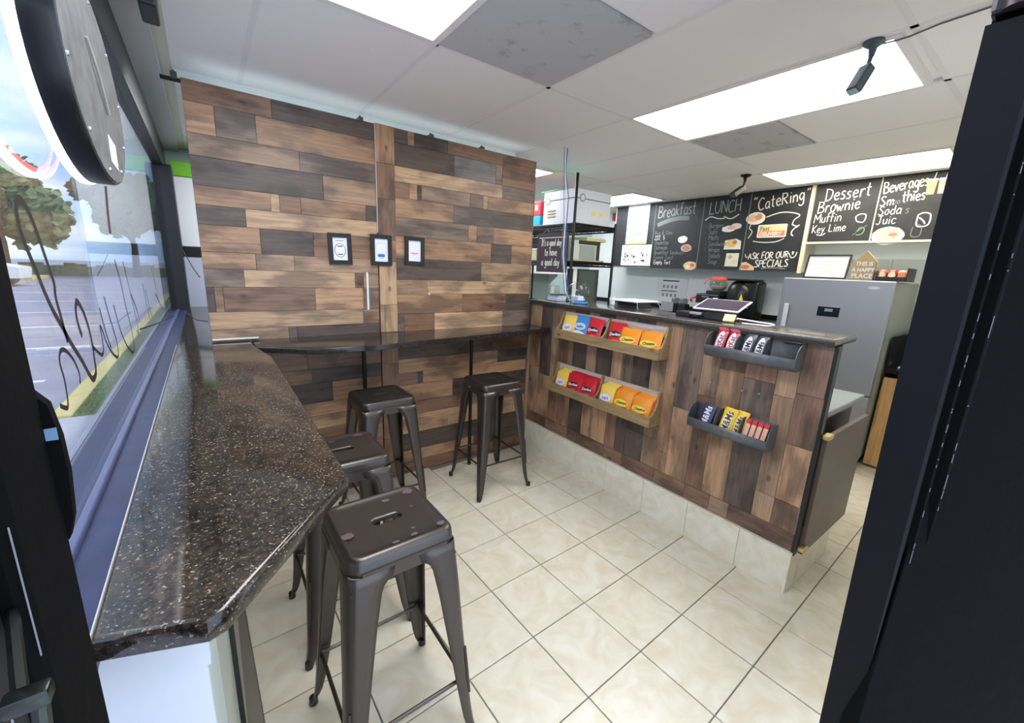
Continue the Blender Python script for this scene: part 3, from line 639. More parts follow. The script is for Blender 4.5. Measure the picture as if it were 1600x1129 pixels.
candy(-1.330, zc, .068, .142, (250, 206, 20), 'left yellow candy packet in the lower metal rack', g2, 'M&Ms', (90, 60, 30), (246, 236, 190))
candy(-1.385, zc, .060, .140, (250, 206, 20), 'right yellow candy packet in the lower metal rack, by the divider', g2, 'M&Ms', (90, 60, 30), (246, 220, 150), x=.838)
for k, (y, lb) in enumerate(((-1.432, 'leftmost'), (-1.459, 'second'), (-1.486, 'third'), (-1.513, 'rightmost'))):
    F = bm_(y, zc, 16, .822, -3); b = MB(); b.rbox(-.0105, .0105, 0, .118, -.006, .006, .002, 1, F); o = b.build('candy_stick', mat('stick_wrap', (244, 196, 140), .35), None, at=F.translation.copy())
    tag(o, lb+' of four thin orange candy sticks with red tops in the lower metal rack', 'candy', 'thin candy sticks')
    b = MB(); b.box(-.011, .011, .095, .1185, -.0065, .0065, F); child(b.build('printed_patch', mat('print_red', (214, 40, 60), .4)), o)
    b = MB(); b.box(-.006, .004, .03, .085, .006, .0066, F); child(b.build('printed_patch', mat('print_pink', (240, 170, 176), .4)), o)
for y, z in ((-.945, 1.17), (-.935, .94), (-1.197, .93), (-1.19, .915), (-1.36, .93), (-1.44, .935)):
    b = MB(); b.lathe([(.0, 0), (.005, .001), (.004, .005), (0, .006)], n=8, M=frame((.8985, y, z), (0, -1, 0), (0, 0, 1))); cpart(b, 'screw_head', STEEL)
# ---------------------------------------------------------------- handwritten stroke alphabet (x 0..1, y 0..1 cap height)
GLY = {
'A': (.7, [[(0, 0), (.32, 1)], [(.32, 1), (.66, 0)], [(.12, .38), (.55, .38)]]), 'B': (.65, [[(.05, 0), (.08, 1)], [(.02, .98), (.45, .92), (.48, .65), (.1, .52)], [(.1, .52), (.55, .42), (.52, .08), (.02, 0)]]),
'C': (.65, [[(.6, .85), (.35, 1), (.08, .7), (.05, .3), (.25, 0), (.58, .1)]]), 'D': (.7, [[(.08, 0), (.08, 1)], [(0, .98), (.5, .85), (.62, .5), (.45, .1), (0, 0)]]), 'E': (.6, [[(.52, 1), (.06, .98), (.05, .02), (.55, 0)], [(.06, .52), (.42, .53)]]),
'F': (.58, [[(.54, 1), (.06, .97), (.06, 0)], [(.06, .52), (.42, .54)]]), 'H': (.7, [[(.06, 0), (.06, 1)], [(.6, 0), (.58, 1)], [(.06, .5), (.6, .52)]]), 'I': (.4, [[(.18, 0), (.18, 1)], [(0, 1), (.36, 1)], [(0, 0), (.36, 0)]]),
'J': (.6, [[(.1, .98), (.58, 1)], [(.38, 1), (.38, .2), (.2, 0), (.02, .12)]]), 'K': (.65, [[(.06, 0), (.06, 1)], [(.55, .98), (.1, .45)], [(.1, .45), (.6, 0)]]), 'L': (.58, [[(.08, 1), (.05, .02)], [(.05, .02), (.55, .05)]]),
'M': (.85, [[(.04, 0), (.08, 1)], [(.08, 1), (.4, .35)], [(.4, .35), (.72, 1)], [(.72, 1), (.78, 0)]]), 'N': (.72, [[(.05, 0), (.06, 1)], [(.06, 1), (.58, .02)], [(.58, .02), (.62, 1)]]), 'O': (.72, [[(.35, 1), (.06, .7), (.08, .2), (.38, 0), (.64, .35), (.58, .85), (.35, 1)]]),
'P': (.6, [[(.06, 0), (.08, 1)], [(.02, .98), (.5, .9), (.5, .58), (.08, .48)]]), 'R': (.66, [[(.06, 0), (.08, 1)], [(.02, .98), (.5, .9), (.48, .6), (.08, .5)], [(.2, .5), (.6, 0)]]), 'S': (.6, [[(.52, .88), (.3, 1), (.08, .8), (.3, .52), (.52, .25), (.3, 0), (.03, .12)]]),
'T': (.62, [[(0, .98), (.6, 1)], [(.3, 1), (.28, 0)]]), 'U': (.7, [[(.06, 1), (.06, .25), (.3, 0), (.55, .2), (.6, 1)]]), 'W': (.9, [[(.02, 1), (.2, 0)], [(.2, 0), (.42, .7)], [(.42, .7), (.62, 0)], [(.62, 0), (.84, 1)]]), 'Z': (.6, [[(.03, .98), (.52, 1)], [(.52, 1), (.04, .02)], [(.04, .02), (.55, 0)]]),
'a': (.52, [[(.42, .52), (.2, .58), (.04, .3), (.16, .02), (.4, .2)], [(.42, .58), (.42, .1), (.5, 0)]]), 'b': (.5, [[(.06, 1), (.05, 0)], [(.05, .3), (.28, .56), (.44, .3), (.26, 0), (.05, .06)]]), 'c': (.44, [[(.4, .48), (.2, .58), (.04, .3), (.18, 0), (.42, .1)]]), 'd': (.52, [[(.4, .5), (.18, .56), (.04, .28), (.18, .0), (.4, .15)], [(.42, 1), (.44, 0)]]),
'e': (.48, [[(.05, .3), (.4, .36), (.32, .56), (.12, .52), (.04, .25), (.2, 0), (.44, .1)]]), 'f': (.4, [[(.4, .92), (.24, 1), (.16, .8), (.14, 0)], [(0, .55), (.34, .57)]]), 'g': (.5, [[(.4, .5), (.2, .58), (.05, .32), (.2, .06), (.4, .25)], [(.42, .58), (.42, -.2), (.2, -.38), (.0, -.25)]]), 'h': (.5, [[(.06, 1), (.06, 0)], [(.06, .35), (.26, .58), (.42, .4), (.42, 0)]]),
'i': (.22, [[(.1, .58), (.1, 0)], [(.1, .78), (.12, .84)]]), 'k': (.48, [[(.06, 1), (.06, 0)], [(.4, .58), (.08, .26)], [(.12, .3), (.44, 0)]]), 'l': (.22, [[(.1, 1), (.1, .1), (.18, 0)]]), 'm': (.72, [[(.05, .58), (.05, 0)], [(.05, .35), (.22, .58), (.34, .4), (.34, 0)], [(.34, .35), (.5, .58), (.62, .4), (.63, 0)]]),
'n': (.5, [[(.06, .58), (.06, 0)], [(.06, .35), (.26, .58), (.42, .4), (.42, 0)]]), 'o': (.48, [[(.22, .58), (.04, .36), (.1, .04), (.3, .02), (.42, .3), (.34, .54), (.22, .58)]]), 'p': (.5, [[(.06, .58), (.05, -.35)], [(.06, .35), (.28, .58), (.44, .32), (.26, .02), (.06, .1)]]), 'r': (.4, [[(.06, .58), (.06, 0)], [(.06, .32), (.2, .56), (.36, .52)]]),
's': (.42, [[(.34, .5), (.18, .58), (.06, .42), (.3, .22), (.24, .02), (.02, .06)]]), 't': (.42, [[(.18, .95), (.17, .1), (.34, .02)], [(0, .6), (.36, .62)]]), 'u': (.5, [[(.06, .58), (.08, .1), (.26, 0), (.4, .2)], [(.42, .58), (.44, 0)]]), 'v': (.46, [[(.02, .58), (.2, 0)], [(.2, 0), (.4, .58)]]), 'w': (.66, [[(.02, .58), (.16, 0)], [(.16, 0), (.3, .45)], [(.3, .45), (.44, 0)], [(.44, 0), (.6, .58)]]),
'x': (.46, [[(.03, .58), (.4, 0)], [(.4, .58), (.02, 0)]]), 'y': (.48, [[(.04, .58), (.22, .1)], [(.42, .58), (.18, -.2), (.02, -.35)]]), '&': (.6, [[(.5, 0), (.12, .6), (.2, .95), (.36, .75), (.05, .3), (.2, 0), (.5, .35)]]), '-': (.4, [[(.05, .35), (.3, .37)]]), '"': (.3, [[(.05, 1), (.03, .8)], [(.2, 1), (.18, .8)]]), "'": (.18, [[(.08, 1), (.06, .8)]]),
'2': (.5, [[(.04, .8), (.2, 1), (.4, .8), (.04, .02), (.45, .02)]]), '5': (.5, [[(.42, 1), (.1, .97), (.08, .55), (.38, .5), (.36, .1), (.02, .05)]]), ' ': (.38, [])}
def hand(s, size, M, m, parent, wd=1., pen=.075, jit=.035, name='chalk_lettering', seed=1, centre=False):
    """write s with the stroke alphabet as one flat ribbon mesh"""
    r = random.Random(seed+len(s)*7); b = MB(); x = 0
    if centre: x = -sum(GLY[c][0]*.98+.08 for c in s)*size*wd/2
    for c in s:
        w_, ss = GLY[c]; dy = r.uniform(-jit, jit)*size; k = 1+r.uniform(-jit, jit)*2
        for st_ in ss:
            stroke(b, [(x+(px_+py_*.06)*size*wd*k, dy+py_*size*k) for px_, py_ in st_], pen*size, M)
        x += (w_*.98+.08)*size*wd
    o = b.build(name, m)
    if parent: child(o, parent)
    return o
# ---------------------------------------------------------------- menu boards
BB = mat('chalkboard_black', (34, 36, 40), .55, var=.25, vscale=14); TRIMW = mat('board_trim', (212, 204, 180), .6)
def board(y1, y0, z0, z1, label):
    o_ = (3.415, (y1+y0)/2, (z0+z1)/2); r = empty('menu_board', o_, label, 'menu board', 'chalk menu boards')
    b = MB(); b.box(3.412, 3.424, y0+.003, y1-.003, z0, z1); child(b.build('board_panel', BB), r)
    return r
def bF(y, z): return frame((3.4113, y, z), (0, -1, 0), (0, 0, 1))
def bt(r, s, y, z, size, m=CHALK, wd=1., rot=0, pen=.085):
    hand(s, size, bF(y, z) @ Matrix.Rotation(rot, 4, 'Z') @ Matrix.Translation((0, 0, .0004)), m, r, wd, pen)
def bs(r, y, z, pts, wd=.008, m=CHALK):
    b = MB(); stroke(b, pts, wd, bF(y, z)); child(b.build('chalk_stroke', m), r)
def sticker(r, y, z, shapes, name='food_sticker'):
    """printed cut-out stuck on the board: list of (polygon, colour)"""
    b = MB(); ms = []
    for i, (pts, c) in enumerate(shapes):
        b.prism(pts, .0010, bF(y, z) @ Matrix.Translation((0, 0, .0006*i)), mi=i); ms.append(mat('print_%02x%02x%02x' % c, c, .5))
    child(b.build(name, ms), r)
Z1 = 2.347
b0 = board(1.70, 1.080, 1.575, Z1, 'plain black board at the far left with two pinned white posters, no chalk')
b1 = board(1.078, .445, 1.563, Z1, 'chalk menu board headed Breakfast')
b2 = board(.443, -.060, 1.563, Z1, 'chalk menu board headed Lunch with three food pictures down its right side')
b3 = board(-.062, -.600, 1.563, Z1, 'chalk menu board headed Catering with a delivery sticker')
b4 = board(-.635, -1.100, 1.840, Z1, 'shorter chalk menu board headed Dessert')
b5 = board(-1.104, -1.640, 1.840, Z1, 'shorter chalk menu board headed Beverages with two drink cups')
for y, r in ((1.079, b1), (.444, b2), (-.061, b3), (-1.102, b5)):
    b = MB(); b.box(3.410, 3.4125, y-.004, y+.004, 1.563 if y > -.7 else 1.84, Z1); child(b.build('edge_line', mat('faded_trim', (120, 126, 126), .6) if y > -.7 else TRIMW), r)
b = MB(); b.box(3.395, 3.424, -.633, -.603, 1.55, Z1); tag(b.build('trim_5', TRIMW), kind='structure')
b = MB(); b.box(3.40, 3.425, -2.1, -.634, 1.822, 1.839); tag(b.build('trim_6', TRIMW), kind='structure')
bt(b1, 'Breakfast', 1.035, 2.165, .135, mat('chalk_mid', (160, 166, 164), .9), .76, .05)
bs(b1, 1.03, 2.08, [(0, 0), (.12, .04), (.28, .065), (.42, .06)], .05, CHALKD)
for i, (s, m) in enumerate((('Rice & Stew', CHALKD), ('ZZZ  5', CHALK), ('Omelettes', CHALKD), ('Oatmeals', CHALKD), ('Breakfast Sandwich', CHALKD), ('French Toast', CHALKD), ('Empty Tart', CHALK))):
    bt(b1, s, 1.055-.005*i, 1.965-.059*i, .046, m, .9, 0, .12)
bt(b2, 'LUNCH', .375, 2.16, .120, mat('chalk_mid', (190, 196, 192), .9), .80, .05)
bs(b2, .41, 2.10, [(0, 0), (.06, .035), (.15, .01), (.22, .01)], .010); bs(b2, .20, 2.13, [(0, 0), (.08, -.03), (.16, .01)], .010)
for i, s in enumerate(('- Burgers', '- Subs', '- Melts', '- Sandwiches', '- Wraps', '- Salads', '  Soup')): bt(b2, s, .40-.008*i, 2.015-.065*i, .050, CHALKD, .9, 0, .12)
PLT = (232, 230, 226)
sticker(b1, .66, 1.90, [(ell(0, 0, .065, .042, 14, .08, 1), PLT), (ell(.01, .005, .035, .022, 10, .1, 2), (250, 246, 236))])
sticker(b1, .60, 1.80, [(ell(0, 0, .07, .045, 14, .08, 3), (206, 168, 160)), (ell(0, 0, .05, .03, 10, .15, 4), (176, 130, 120))])
sticker(b1, .525, 1.595, [(ell(0, 0, .085, .052, 14, .12, 5), (226, 196, 152)), (ell(.03, .01, .03, .02, 8, .2, 6), (190, 120, 90)), (ell(-.03, -.01, .03, .02, 8, .2, 6), (240, 222, 190))])
sticker(b2, .10, 2.005, [(ell(-.03, -.01, .075, .035, 14, .1, 7), PLT), (ell(.05, .015, .06, .032, 12, .1, 8), (226, 206, 202)), (ell(0, 0, .05, .02, 9, .2, 9), (214, 178, 168))])
sticker(b2, .06, 1.845, [([(-.09, -.065), (.09, -.065), (.085, .02), (.03, .045), (-.085, .03)], (228, 226, 214)), (ell(-.01, .0, .06, .045, 12, .15, 10), (226, 190, 120)), (ell(.02, .01, .025, .02, 8, .2, 11), (180, 130, 80))])
sticker(b2, .045, 1.67, [([(-.07, -.07), (.07, -.07), (.07, .07), (-.065, .07)], (222, 222, 200)), (ell(-.02, .03, .025, .02, 9, .2, 12), (200, 170, 130)), (ell(.03, -.02, .03, .025, 9, .2, 13), (206, 214, 190))])
bt(b3, 'CateRing', -.145, 2.165, .115, CHALK, .80, .14, .085)
bt(b3, '"', -.085, 2.17, .12); bt(b3, '"', -.555, 2.225, .10)
sticker(b3, -.135, 2.085, [(ell(0, 0, .095, .062, 18, .03, 14), (236, 228, 216)), (ell(-.02, .0, .05, .035, 12, .15, 15), (232, 186, 140)), (ell(.03, .015, .035, .03, 10, .15, 16), (214, 150, 110))])
bs(b3, -.235, 2.09, [(0, 0), (.12, .035), (.22, .03), (.30, .0), (.26, -.04), (.25, -.08)], .009)
bs(b3, -.48, 2.01, [(0, 0), (.04, -.02), (.07, -.01), (.02, -.05), (.01, -.09), (.03, -.11)], .010); bs(b3, -.10, 2.03, [(0, 0), (-.01, -.04), (.02, -.07), (.01, -.11), (-.01, -.14)], .009)
bs(b3, -.145, 1.86, [(0, 0), (.1, -.015), (.22, -.01), (.29, .02)], .007)
def rr_(w_, h, r=.012): return [(x+rx*math.cos(a), y+rx*math.sin(a)) for x, y, a0, rx in ((w_/2-r, h/2-r, 0, r), (-w_/2+r, h/2-r, 90, r), (-w_/2+r, -h/2+r, 180, r), (w_/2-r, -h/2+r, 270, r)) for a in [math.radians(a0+30*k) for k in range(4)]]
sticker(b3, -.31, 1.955, [(rr_(.27, .125), (238, 232, 222)), (rr_(.25, .105), (240, 206, 150)), ([(-.122, -.05), (.122, -.05), (.122, .0), (-.122, .0)], (232, 120, 110))], 'delivery_sticker')
text('Fast', .058, bF(-.195, 1.96) @ Matrix.Translation((0, 0, .003)), mat('print_green', (70, 130, 70), .5), 'printed_lettering', b3, 'LEFT', 0, 1, .001, .0003)
text('DELIVERY', .046, bF(-.197, 1.913) @ Matrix.Translation((0, 0, .003)), mat('print_cream', (250, 232, 210), .5), 'printed_lettering', b3, 'LEFT', .1, 1.02, .0015, .0003)
bt(b3, 'ASK FOR OUR', -.125, 1.675, .062, CHALK, .82, .06, .14); bt(b3, 'SPECIALS', -.20, 1.60, .068, CHALK, .88, .03, .14)
bs(b3, -.09, 1.73, [(0, 0), (.01, -.03), (.03, -.03)], .008); bs(b3, -.50, 1.74, [(0, 0), (.03, -.045), (.06, -.03), (.07, .01)], .009); bs(b3, -.53, 1.755, [(0, 0), (.005, -.03), (.012, 0)], .008)
sticker(b3, -.11, 1.60, [([(-.06, -.035), (.09, -.035), (.09, 0), (.0, .05), (-.05, .04)], (228, 190, 150)), (ell(.0, .0, .05, .02, 9, .2, 18), (200, 120, 90))])
bs(b3, -.27, 1.585, [(0, 0), (.1, .01), (.22, .005)], .012, CHALKD)
bt(b4, 'Dessert', -.715, 2.195, .110, CHALK, .80, .05); bt(b4, 'Brownie', -.675, 2.095, .100, CHALK, .82, .05)
bt(b4, 'Muffin', -.66, 2.01, .076, CHALK, .85, .03); bt(b4, 'Key Lime', -.66, 1.92, .070, CHALK, .82, .03)
bs(b4, -.70, 1.905, [(0, 0), (.04, -.008), (.07, .01)], .007)
bs(b4, -.985, 2.005, [(0, 0), (-.012, .04), (.02, .06), (.055, .05), (.055, .01), (.04, -.01), (0, 0)], .008); bs(b4, -.975, 1.89, [(0, 0), (.04, .04), (.09, .08)], .006, CHALKD); bs(b4, -.99, 1.90, [(0, 0), (.03, .05), (.06, .04), (.05, 0), (.01, -.01)], .008, mat('chalk_green', (120, 150, 110), .9))
bt(b5, 'Beverages', -1.125, 2.215, .088, CHALK, .62, .14, .10); bt(b5, 'Sm', -1.118, 2.115, .080, CHALK, .85, .05, .10); bt(b5, 'thies', -1.255, 2.135, .082, CHALK, .72, .1, .10); bt(b5, 'oo', -1.205, 2.125, .05, CHALKD, .8, .05)
bt(b5, 'Soda', -1.12, 2.045, .070, CHALK, .9, .02, .09); bt(b5, 's', -1.29, 2.05, .06, CHALKD); bt(b5, 'Juic', -1.12, 1.97, .070, CHALK, .9, .02, .09)
sticker(b5, -1.215, 1.875, [(ell(0, 0, .105, .074, 20, .03, 20), (206, 196, 194)), (ell(.0, .01, .085, .045, 12, .1, 21), (196, 160, 152)), (ell(-.02, .0, .05, .03, 10, .1, 22), (206, 176, 160)), (ell(.03, .01, .03, .015, 10, .1, 23), (170, 120, 104))])
bs(b5, -1.375, 2.03, [(0, 0), (.0, -.07), (.02, -.09), (.06, -.085), (.075, -.06), (.07, .0), (.03, .015), (0, 0)], .009); bs(b5, -1.385, 2.01, [(0, 0), (.03, -.03), (.04, -.05)], .01)
bs(b5, -1.36, 1.94, [(0, 0), (.0, -.07), (.05, -.07), (.05, 0), (.02, .02)], .006, CHALKD)
for y, c in ((-1.41, (244, 214, 120)), (-1.475, (236, 160, 150))):
    sticker(b5, y, 2.24, [([(-.028, .04), (.028, .04), (.022, -.06), (-.022, -.06)], c), ([(-.032, .04), (.032, .04), (.028, .055), (-.028, .055)], (238, 238, 234)), ([(.004, .055), (.010, .055), (.016, .10), (.010, .10)], (238, 238, 240))], 'drink_sticker')
# two posters on the plain board
po = empty('price_poster', (3.409, 1.34, 2.10), 'tall white poster pinned on the plain black board, above the colourful one', 'poster')
b = MB(); b.box(3.404, 3.409, 1.165, 1.500, 1.86, 2.345); child(b.build('sheet', PAPER), po)
b = MB(); b.box(3.4025, 3.404, 1.165, 1.500, 1.862, 1.90); child(b.build('foot_band', mat('tan_print', (196, 172, 130), .6)), po)
rp = random.Random(4)
b = MB(); b2_ = MB()
for k in range(9):
    y, z = 1.45-.12*(k % 3), 2.16-.09*(k//3)
    (b2_ if k == 7 else b).prism(ell(y*0, 0, .018, .012, 9, .2, k), .0006, frame((3.4038, y, z), (0, -1, 0), (0, 0, 1)))
child(b.build('small_picture', mat('grey_print', (150, 150, 156), .6)), po); child(b2_.build('small_picture', mat('aqua_print', (60, 180, 200), .6)), po)
p2 = empty('exercise_poster', (3.409, 1.3, 1.71), 'landscape white poster with small green and pink figures pinned low on the plain black board', 'poster')
b = MB(); b.box(3.403, 3.409, 1.075, 1.545, 1.585, 1.850); child(b.build('sheet', PAPER), p2)
for c in ((60, 120, 80), (230, 120, 160), (70, 90, 90), (110, 160, 90)):
    b = MB()
    for k in range(5):
        y, z = rp.uniform(1.12, 1.5), rp.uniform(1.62, 1.76); a = rp.uniform(0, 3)
        b.prism([(0, 0), (.03*math.cos(a), .03*math.sin(a)), (.03*math.cos(a)+.01, .03*math.sin(a)), (.035*math.cos(a+1.2), .035*math.sin(a+1.2)), (.008, -.004)], .0006, frame((3.4028, y, z), (0, -1, 0), (0, 0, 1)))
    child(b.build('small_figure', mat('print_%02x%02x%02x' % c, c, .6)), p2)
text('EXERCISES', .05, frame((3.4025, 1.46, 1.79), (0, -1, 0), (0, 0, 1)), mat('print_lilac', (150, 160, 200), .6), 'printed_lettering', p2)
# red alarm box on the right wall beyond the posters
b = MB(); b.rbox(3.70, 3.75, 1.90, 2.03, 2.225, 2.33, .006, 2); ab = b.build('alarm_box', mat('alarm_red', (196, 70, 80), .45), at=(3.75, 1.965, 2.225))
tag(ab, 'small red alarm box high on the pale wall, left of the posters', 'alarm'); b = MB(); b.box(3.698, 3.70, 1.925, 1.965, 2.25, 2.30); child(b.build('front_plate', mat('alarm_dark', (150, 50, 60), .4)), ab)

# ---------------------------------------------------------------- fridge and what stands on it
SS = mat('brushed_steel', (158, 160, 166), .45, .55, bump=.02, bscale=200); SSD = mat('fridge_side_grey', (150, 156, 152), .5)
fr = empty('refrigerator', (3.2, -1.09, 0), 'tall stainless steel refrigerator behind the service counter', 'refrigerator')
def fp(b, n, m, s=False, label=None):
    o = b.build(n, m, None, s); child(o, fr)
    if label: o['label'] = label
b = MB(); b.rbox(2.925, 3.60, -1.455, -.715, .06, 1.498, .006, 2); fp(b, 'cabinet_body', SSD)
b = MB(); b.rbox(2.85, 2.915, -1.458, -.712, .62, 1.503, .010, 3); fp(b, 'door', SS)
b = MB(); b.rbox(2.85, 2.915, -1.458, -.712, .065, .612, .010, 3); fp(b, 'drawer', SS)
b = MB(); b.box(2.89, 3.55, -1.44, -.73, 0, .062); fp(b, 'plinth', BLACK)
b = MB(); b.rbox(2.812, 2.826, -.800, -.765, .80, 1.285, .004, 2); b.box(2.82, 2.852, -.79, -.775, 1.25, 1.27); b.box(2.82, 2.852, -.79, -.775, .82, .84); fp(b, 'handle', mat('satin_silver', (220, 224, 228), .45, .2), label='bright chrome handle')
b = MB(); b.rbox(2.844, 2.851, -1.155, -1.005, 1.205, 1.285, .002, 1); fp(b, 'control_display', mat('display_black', (28, 32, 40), .15))
b = MB(); b.box(2.8425, 2.8441, -1.11, -1.055, 1.245, 1.268); fp(b, 'readout', mat('readout_blue', (130, 150, 165), .3))
b = MB(); b.prism(ell(0, 0, .036, .012, 16), .004, frame((2.850, -1.335, 1.450), (0, -1, 0), (0, 0, 1))); fp(b, 'badge', mat('badge_silver', (200, 204, 210), .4, .2))
def onf(name, loc, label, cat): return empty(name, loc, label, cat)
cf = empty('framed_certificate', (2.93, -.99, 1.503), 'black framed white certificate leaning on top of the refrigerator', 'picture frame')
F = frame((2.90, -.835, 1.5045), (0, -1, 0), (math.sin(.25), 0, math.cos(.25)))
b = MB()
for q in ((0, .30, 0, .012), (0, .30, .188, .2), (0, .012, .012, .188), (.288, .30, .012, .188)): b.box(q[0], q[1], q[2], q[3], -.006, .008, F)
child(b.build('frame', mat('certificate_frame', (44, 40, 36), .4)), cf); b = MB(); b.box(.012, .288, .012, .188, -.002, .002, F); child(b.build('sheet', PAPER), cf)
for k in range(4):
    b = MB(); b.box(.09+.01*k, .21-.01*k, .14-.028*k, .146-.028*k, .002, .0026, F); child(b.build('printed_line', mat('faint_print', (214, 208, 190), .6)), cf)
hs = empty('house_sign', (2.9, -1.24, 1.503), 'small wooden house shaped sign reading This is a happy place', 'sign')
F = frame((2.885, -1.172, 1.5045), (0, -1, 0), (math.sin(.08), 0, math.cos(.08)))
KW = mat('sign_wood', (176, 152, 112), .6, var=.1)
b = MB(); b.prism([(0, 0), (.135, 0), (.135, .135), (.0675, .212), (0, .135)], .018, F); child(b.build('board', KW), hs)
b = MB(); b.prism([(.0675, .214), (.143, .130), (.146, .134), (.0675, .220), (-.010, .132), (-.007, .128)], .020, F @ Matrix.Translation((0, 0, -.001))); child(b.build('roof_edge', mat('sign_edge', (222, 196, 150), .5)), hs)
for s, z in (('THIS IS', .108), ('A HAPPY', .062), ('PLACE', .015)):
    text(s, .042 if s != 'PLACE' else .048, F @ Matrix.Translation((.066, z, .0185)), mat('sign_white', (235, 235, 232), .6), 'painted_lettering', hs, 'CENTER', 0, .82 if s != 'PLACE' else .95, .001, .0004)
tr = empty('wire_tray', (3.0, -1.40, 1.503), 'black tray on the right end of the refrigerator top, holding small packages', 'tray')
b = MB(); b.box(2.87, 3.12, -1.50, -1.32, 1.504, 1.512); b.box(2.87, 2.875, -1.50, -1.32, 1.512, 1.535); b.box(3.115, 3.12, -1.50, -1.32, 1.512, 1.57); b.box(2.87, 3.12, -1.50, -1.495, 1.512, 1.60); b.box(2.87, 3.12, -1.325, -1.32, 1.512, 1.53); child(b.build('tray_body', BLACK), tr)
for k, (y, c, c2, lb) in enumerate(((-1.35, (226, 110, 70), (250, 210, 160), 'small orange and cream package at the left end of the tray on the refrigerator'), (-1.405, (214, 66, 56), (250, 220, 190), 'small red package in the middle of the tray on the refrigerator'), (-1.457, (240, 170, 120), (226, 120, 60), 'small peach coloured package at the right end of the tray on the refrigerator'))):
    o = bag('small_package', .052, .075, c, frame((2.90+.02*k, y, 1.5125), (0, -1, 0), (.2, 0, 1)), lb, 'package', 'packages on the refrigerator', patches=[(0, .5, .4, .3, c2, .2)], puff=.014)
for k, z in enumerate((1.5045, 1.543)):
    b = MB(); b.lathe([(0, 0), (.016, 0), (.018, .012), (.016, .030), (.010, .036), (0, .036)], (2.885, -1.318+.0, z), 12); o = b.build('dark_jar', mat('dark_jar_brown', (84, 56, 52), .3), None, True, at=(2.885, -1.318, z))
    tag(o, 'small dark round jar by the house sign, %s of the stacked two' % ('lower', 'upper')[k], 'jar', 'stacked small jars')

# ---------------------------------------------------------------- back counter and its appliances
BKC = mat('black_stone', (24, 24, 26), .25, var=.3, vscale=40)
bc = empty('back_counter', (3.45, .4, 0), 'long black topped counter along the pale wall under the menu boards', 'counter')
b = MB(); b.rbox(3.13, 3.745, -.70, 2.40, 1.02, 1.055, .005, 1); child(b.build('worktop', BKC), bc)
b = MB(); b.box(3.17, 3.745, -.69, 2.40, 0, 1.02); child(b.build('cabinet_body', mat('dark_cupboard', (40, 40, 42), .5)), bc)
b = MB(); b.box(3.73, 3.746, -.70, 2.40, 1.055, 1.10); child(b.build('splashback', BKC), bc)
sc2 = empty('side_counter', (3.4, -1.8, 0), 'dark low counter right of the refrigerator, with a raw wood end board below', 'counter')
b = MB(); b.rbox(3.05, 3.72, -2.02, -1.475, .80, .835, .004, 1); child(b.build('worktop', BKC), sc2); b = MB(); b.box(3.70, 3.72, -2.02, -1.475, .835, 1.09); b.box(3.05, 3.70, -1.485, -1.475, .835, 1.085); child(b.build('splashback', BKC), sc2)
b = MB(); b.box(3.08, 3.72, -2.02, -1.60, .0, .80); child(b.build('cabinet_body', mat('dark_cupboard', (40, 40, 42), .5)), sc2)
b = MB(); b.box(3.06, 3.09, -1.60, -1.475, .02, .76); child(b.build('end_board', wood('raw_pine', (206, 162, 104), 'z', .9)), sc2)
b = MB(); b.rbox(3.12, 3.32, -1.68, -1.53, .836, .850, .004, 2); o = b.build('white_tray', WHITE, at=(3.22, -1.6, .836)); tag(o, 'white tray on the low dark counter right of the refrigerator', 'tray')
zc = 1.056
# grinder with jug
cm = empty('coffee_machine', (3.42, .24, zc), 'black boxy coffee machine with a red handle under the menu boards', 'coffee machine')
def cp_(b, n, m, s=False, p=None): o = b.build(n, m, None, s); child(o, p or cm); return o
b = MB(); b.rbox(3.32, 3.60, .075, .345, zc+.13, zc+.235, .01, 2); cp_(b, 'upper_housing', BLACK)
b = MB(); b.rbox(3.38, 3.60, .095, .30, zc+.001, zc+.13, .01, 2); cp_(b, 'lower_housing', BLACK)
b = MB(); b.rbox(3.35, 3.58, .09, .25, zc+.235, zc+.275, .008, 2); cp_(b, 'top_deck', mat('dark_steel', (60, 60, 62), .3, .6))
b = MB(); b.box(3.315, 3.3198, .09, .34, zc+.222, zc+.228); cp_(b, 'chrome_strip', CHROME)
b = MB(); b.box(3.316, 3.3195, .19, .27, zc+.196, zc+.208); cp_(b, 'name_plate', STEEL)
b = MB(); b.tube([(3.34, .345, zc+.19), (3.32, .385, zc+.185), (3.31, .40, zc+.16), (3.33, .39, zc+.14)], .013, 8); cp_(b, 'red_handle', mat('handle_red', (205, 50, 55), .35), True)
b = MB(); b.box(3.314, 3.3195, .085, .135, zc+.15, zc+.20); cp_(b, 'sticker', PAPER)
b = MB(); b.lathe([(.0, 0), (.03, 0), (.036, .02), (.032, .045), (.0, .047)], (3.345, .215, zc+.085), 14); cp_(b, 'spout_knob', CHROME, True)
jg = empty('glass_jar', (3.46, .17, zc+.276), 'round glass jar with a bright red lid on top of the coffee machine', 'jar')
GJ = glassy('jar_glass', (.80, .84, .80), 1.45)
b = MB(); b.lathe([(.0, 0), (.055, .0), (.085, .025), (.095, .055), (.088, .085), (.065, .105), (.062, .112)], (3.46, .17, zc+.2765), 20); cp_(b, 'jar_body', GJ, True, jg)
b = MB(); b.lathe([(.0, 0), (.05, .0), (.075, .02), (.083, .045), (.070, .052), (0, .05)], (3.46, .17, zc+.280), 16); cp_(b, 'contents', mat('olive_contents', (190, 192, 160), .7), True, jg)
b = MB(); b.lathe([(.0, .04), (.080, .04), (.082, .036), (.082, .004), (.078, 0), (0, 0)], (3.46, .17, zc+.388), 22); cp_(b, 'lid', mat('lid_red', (232, 92, 78), .4), True, jg)
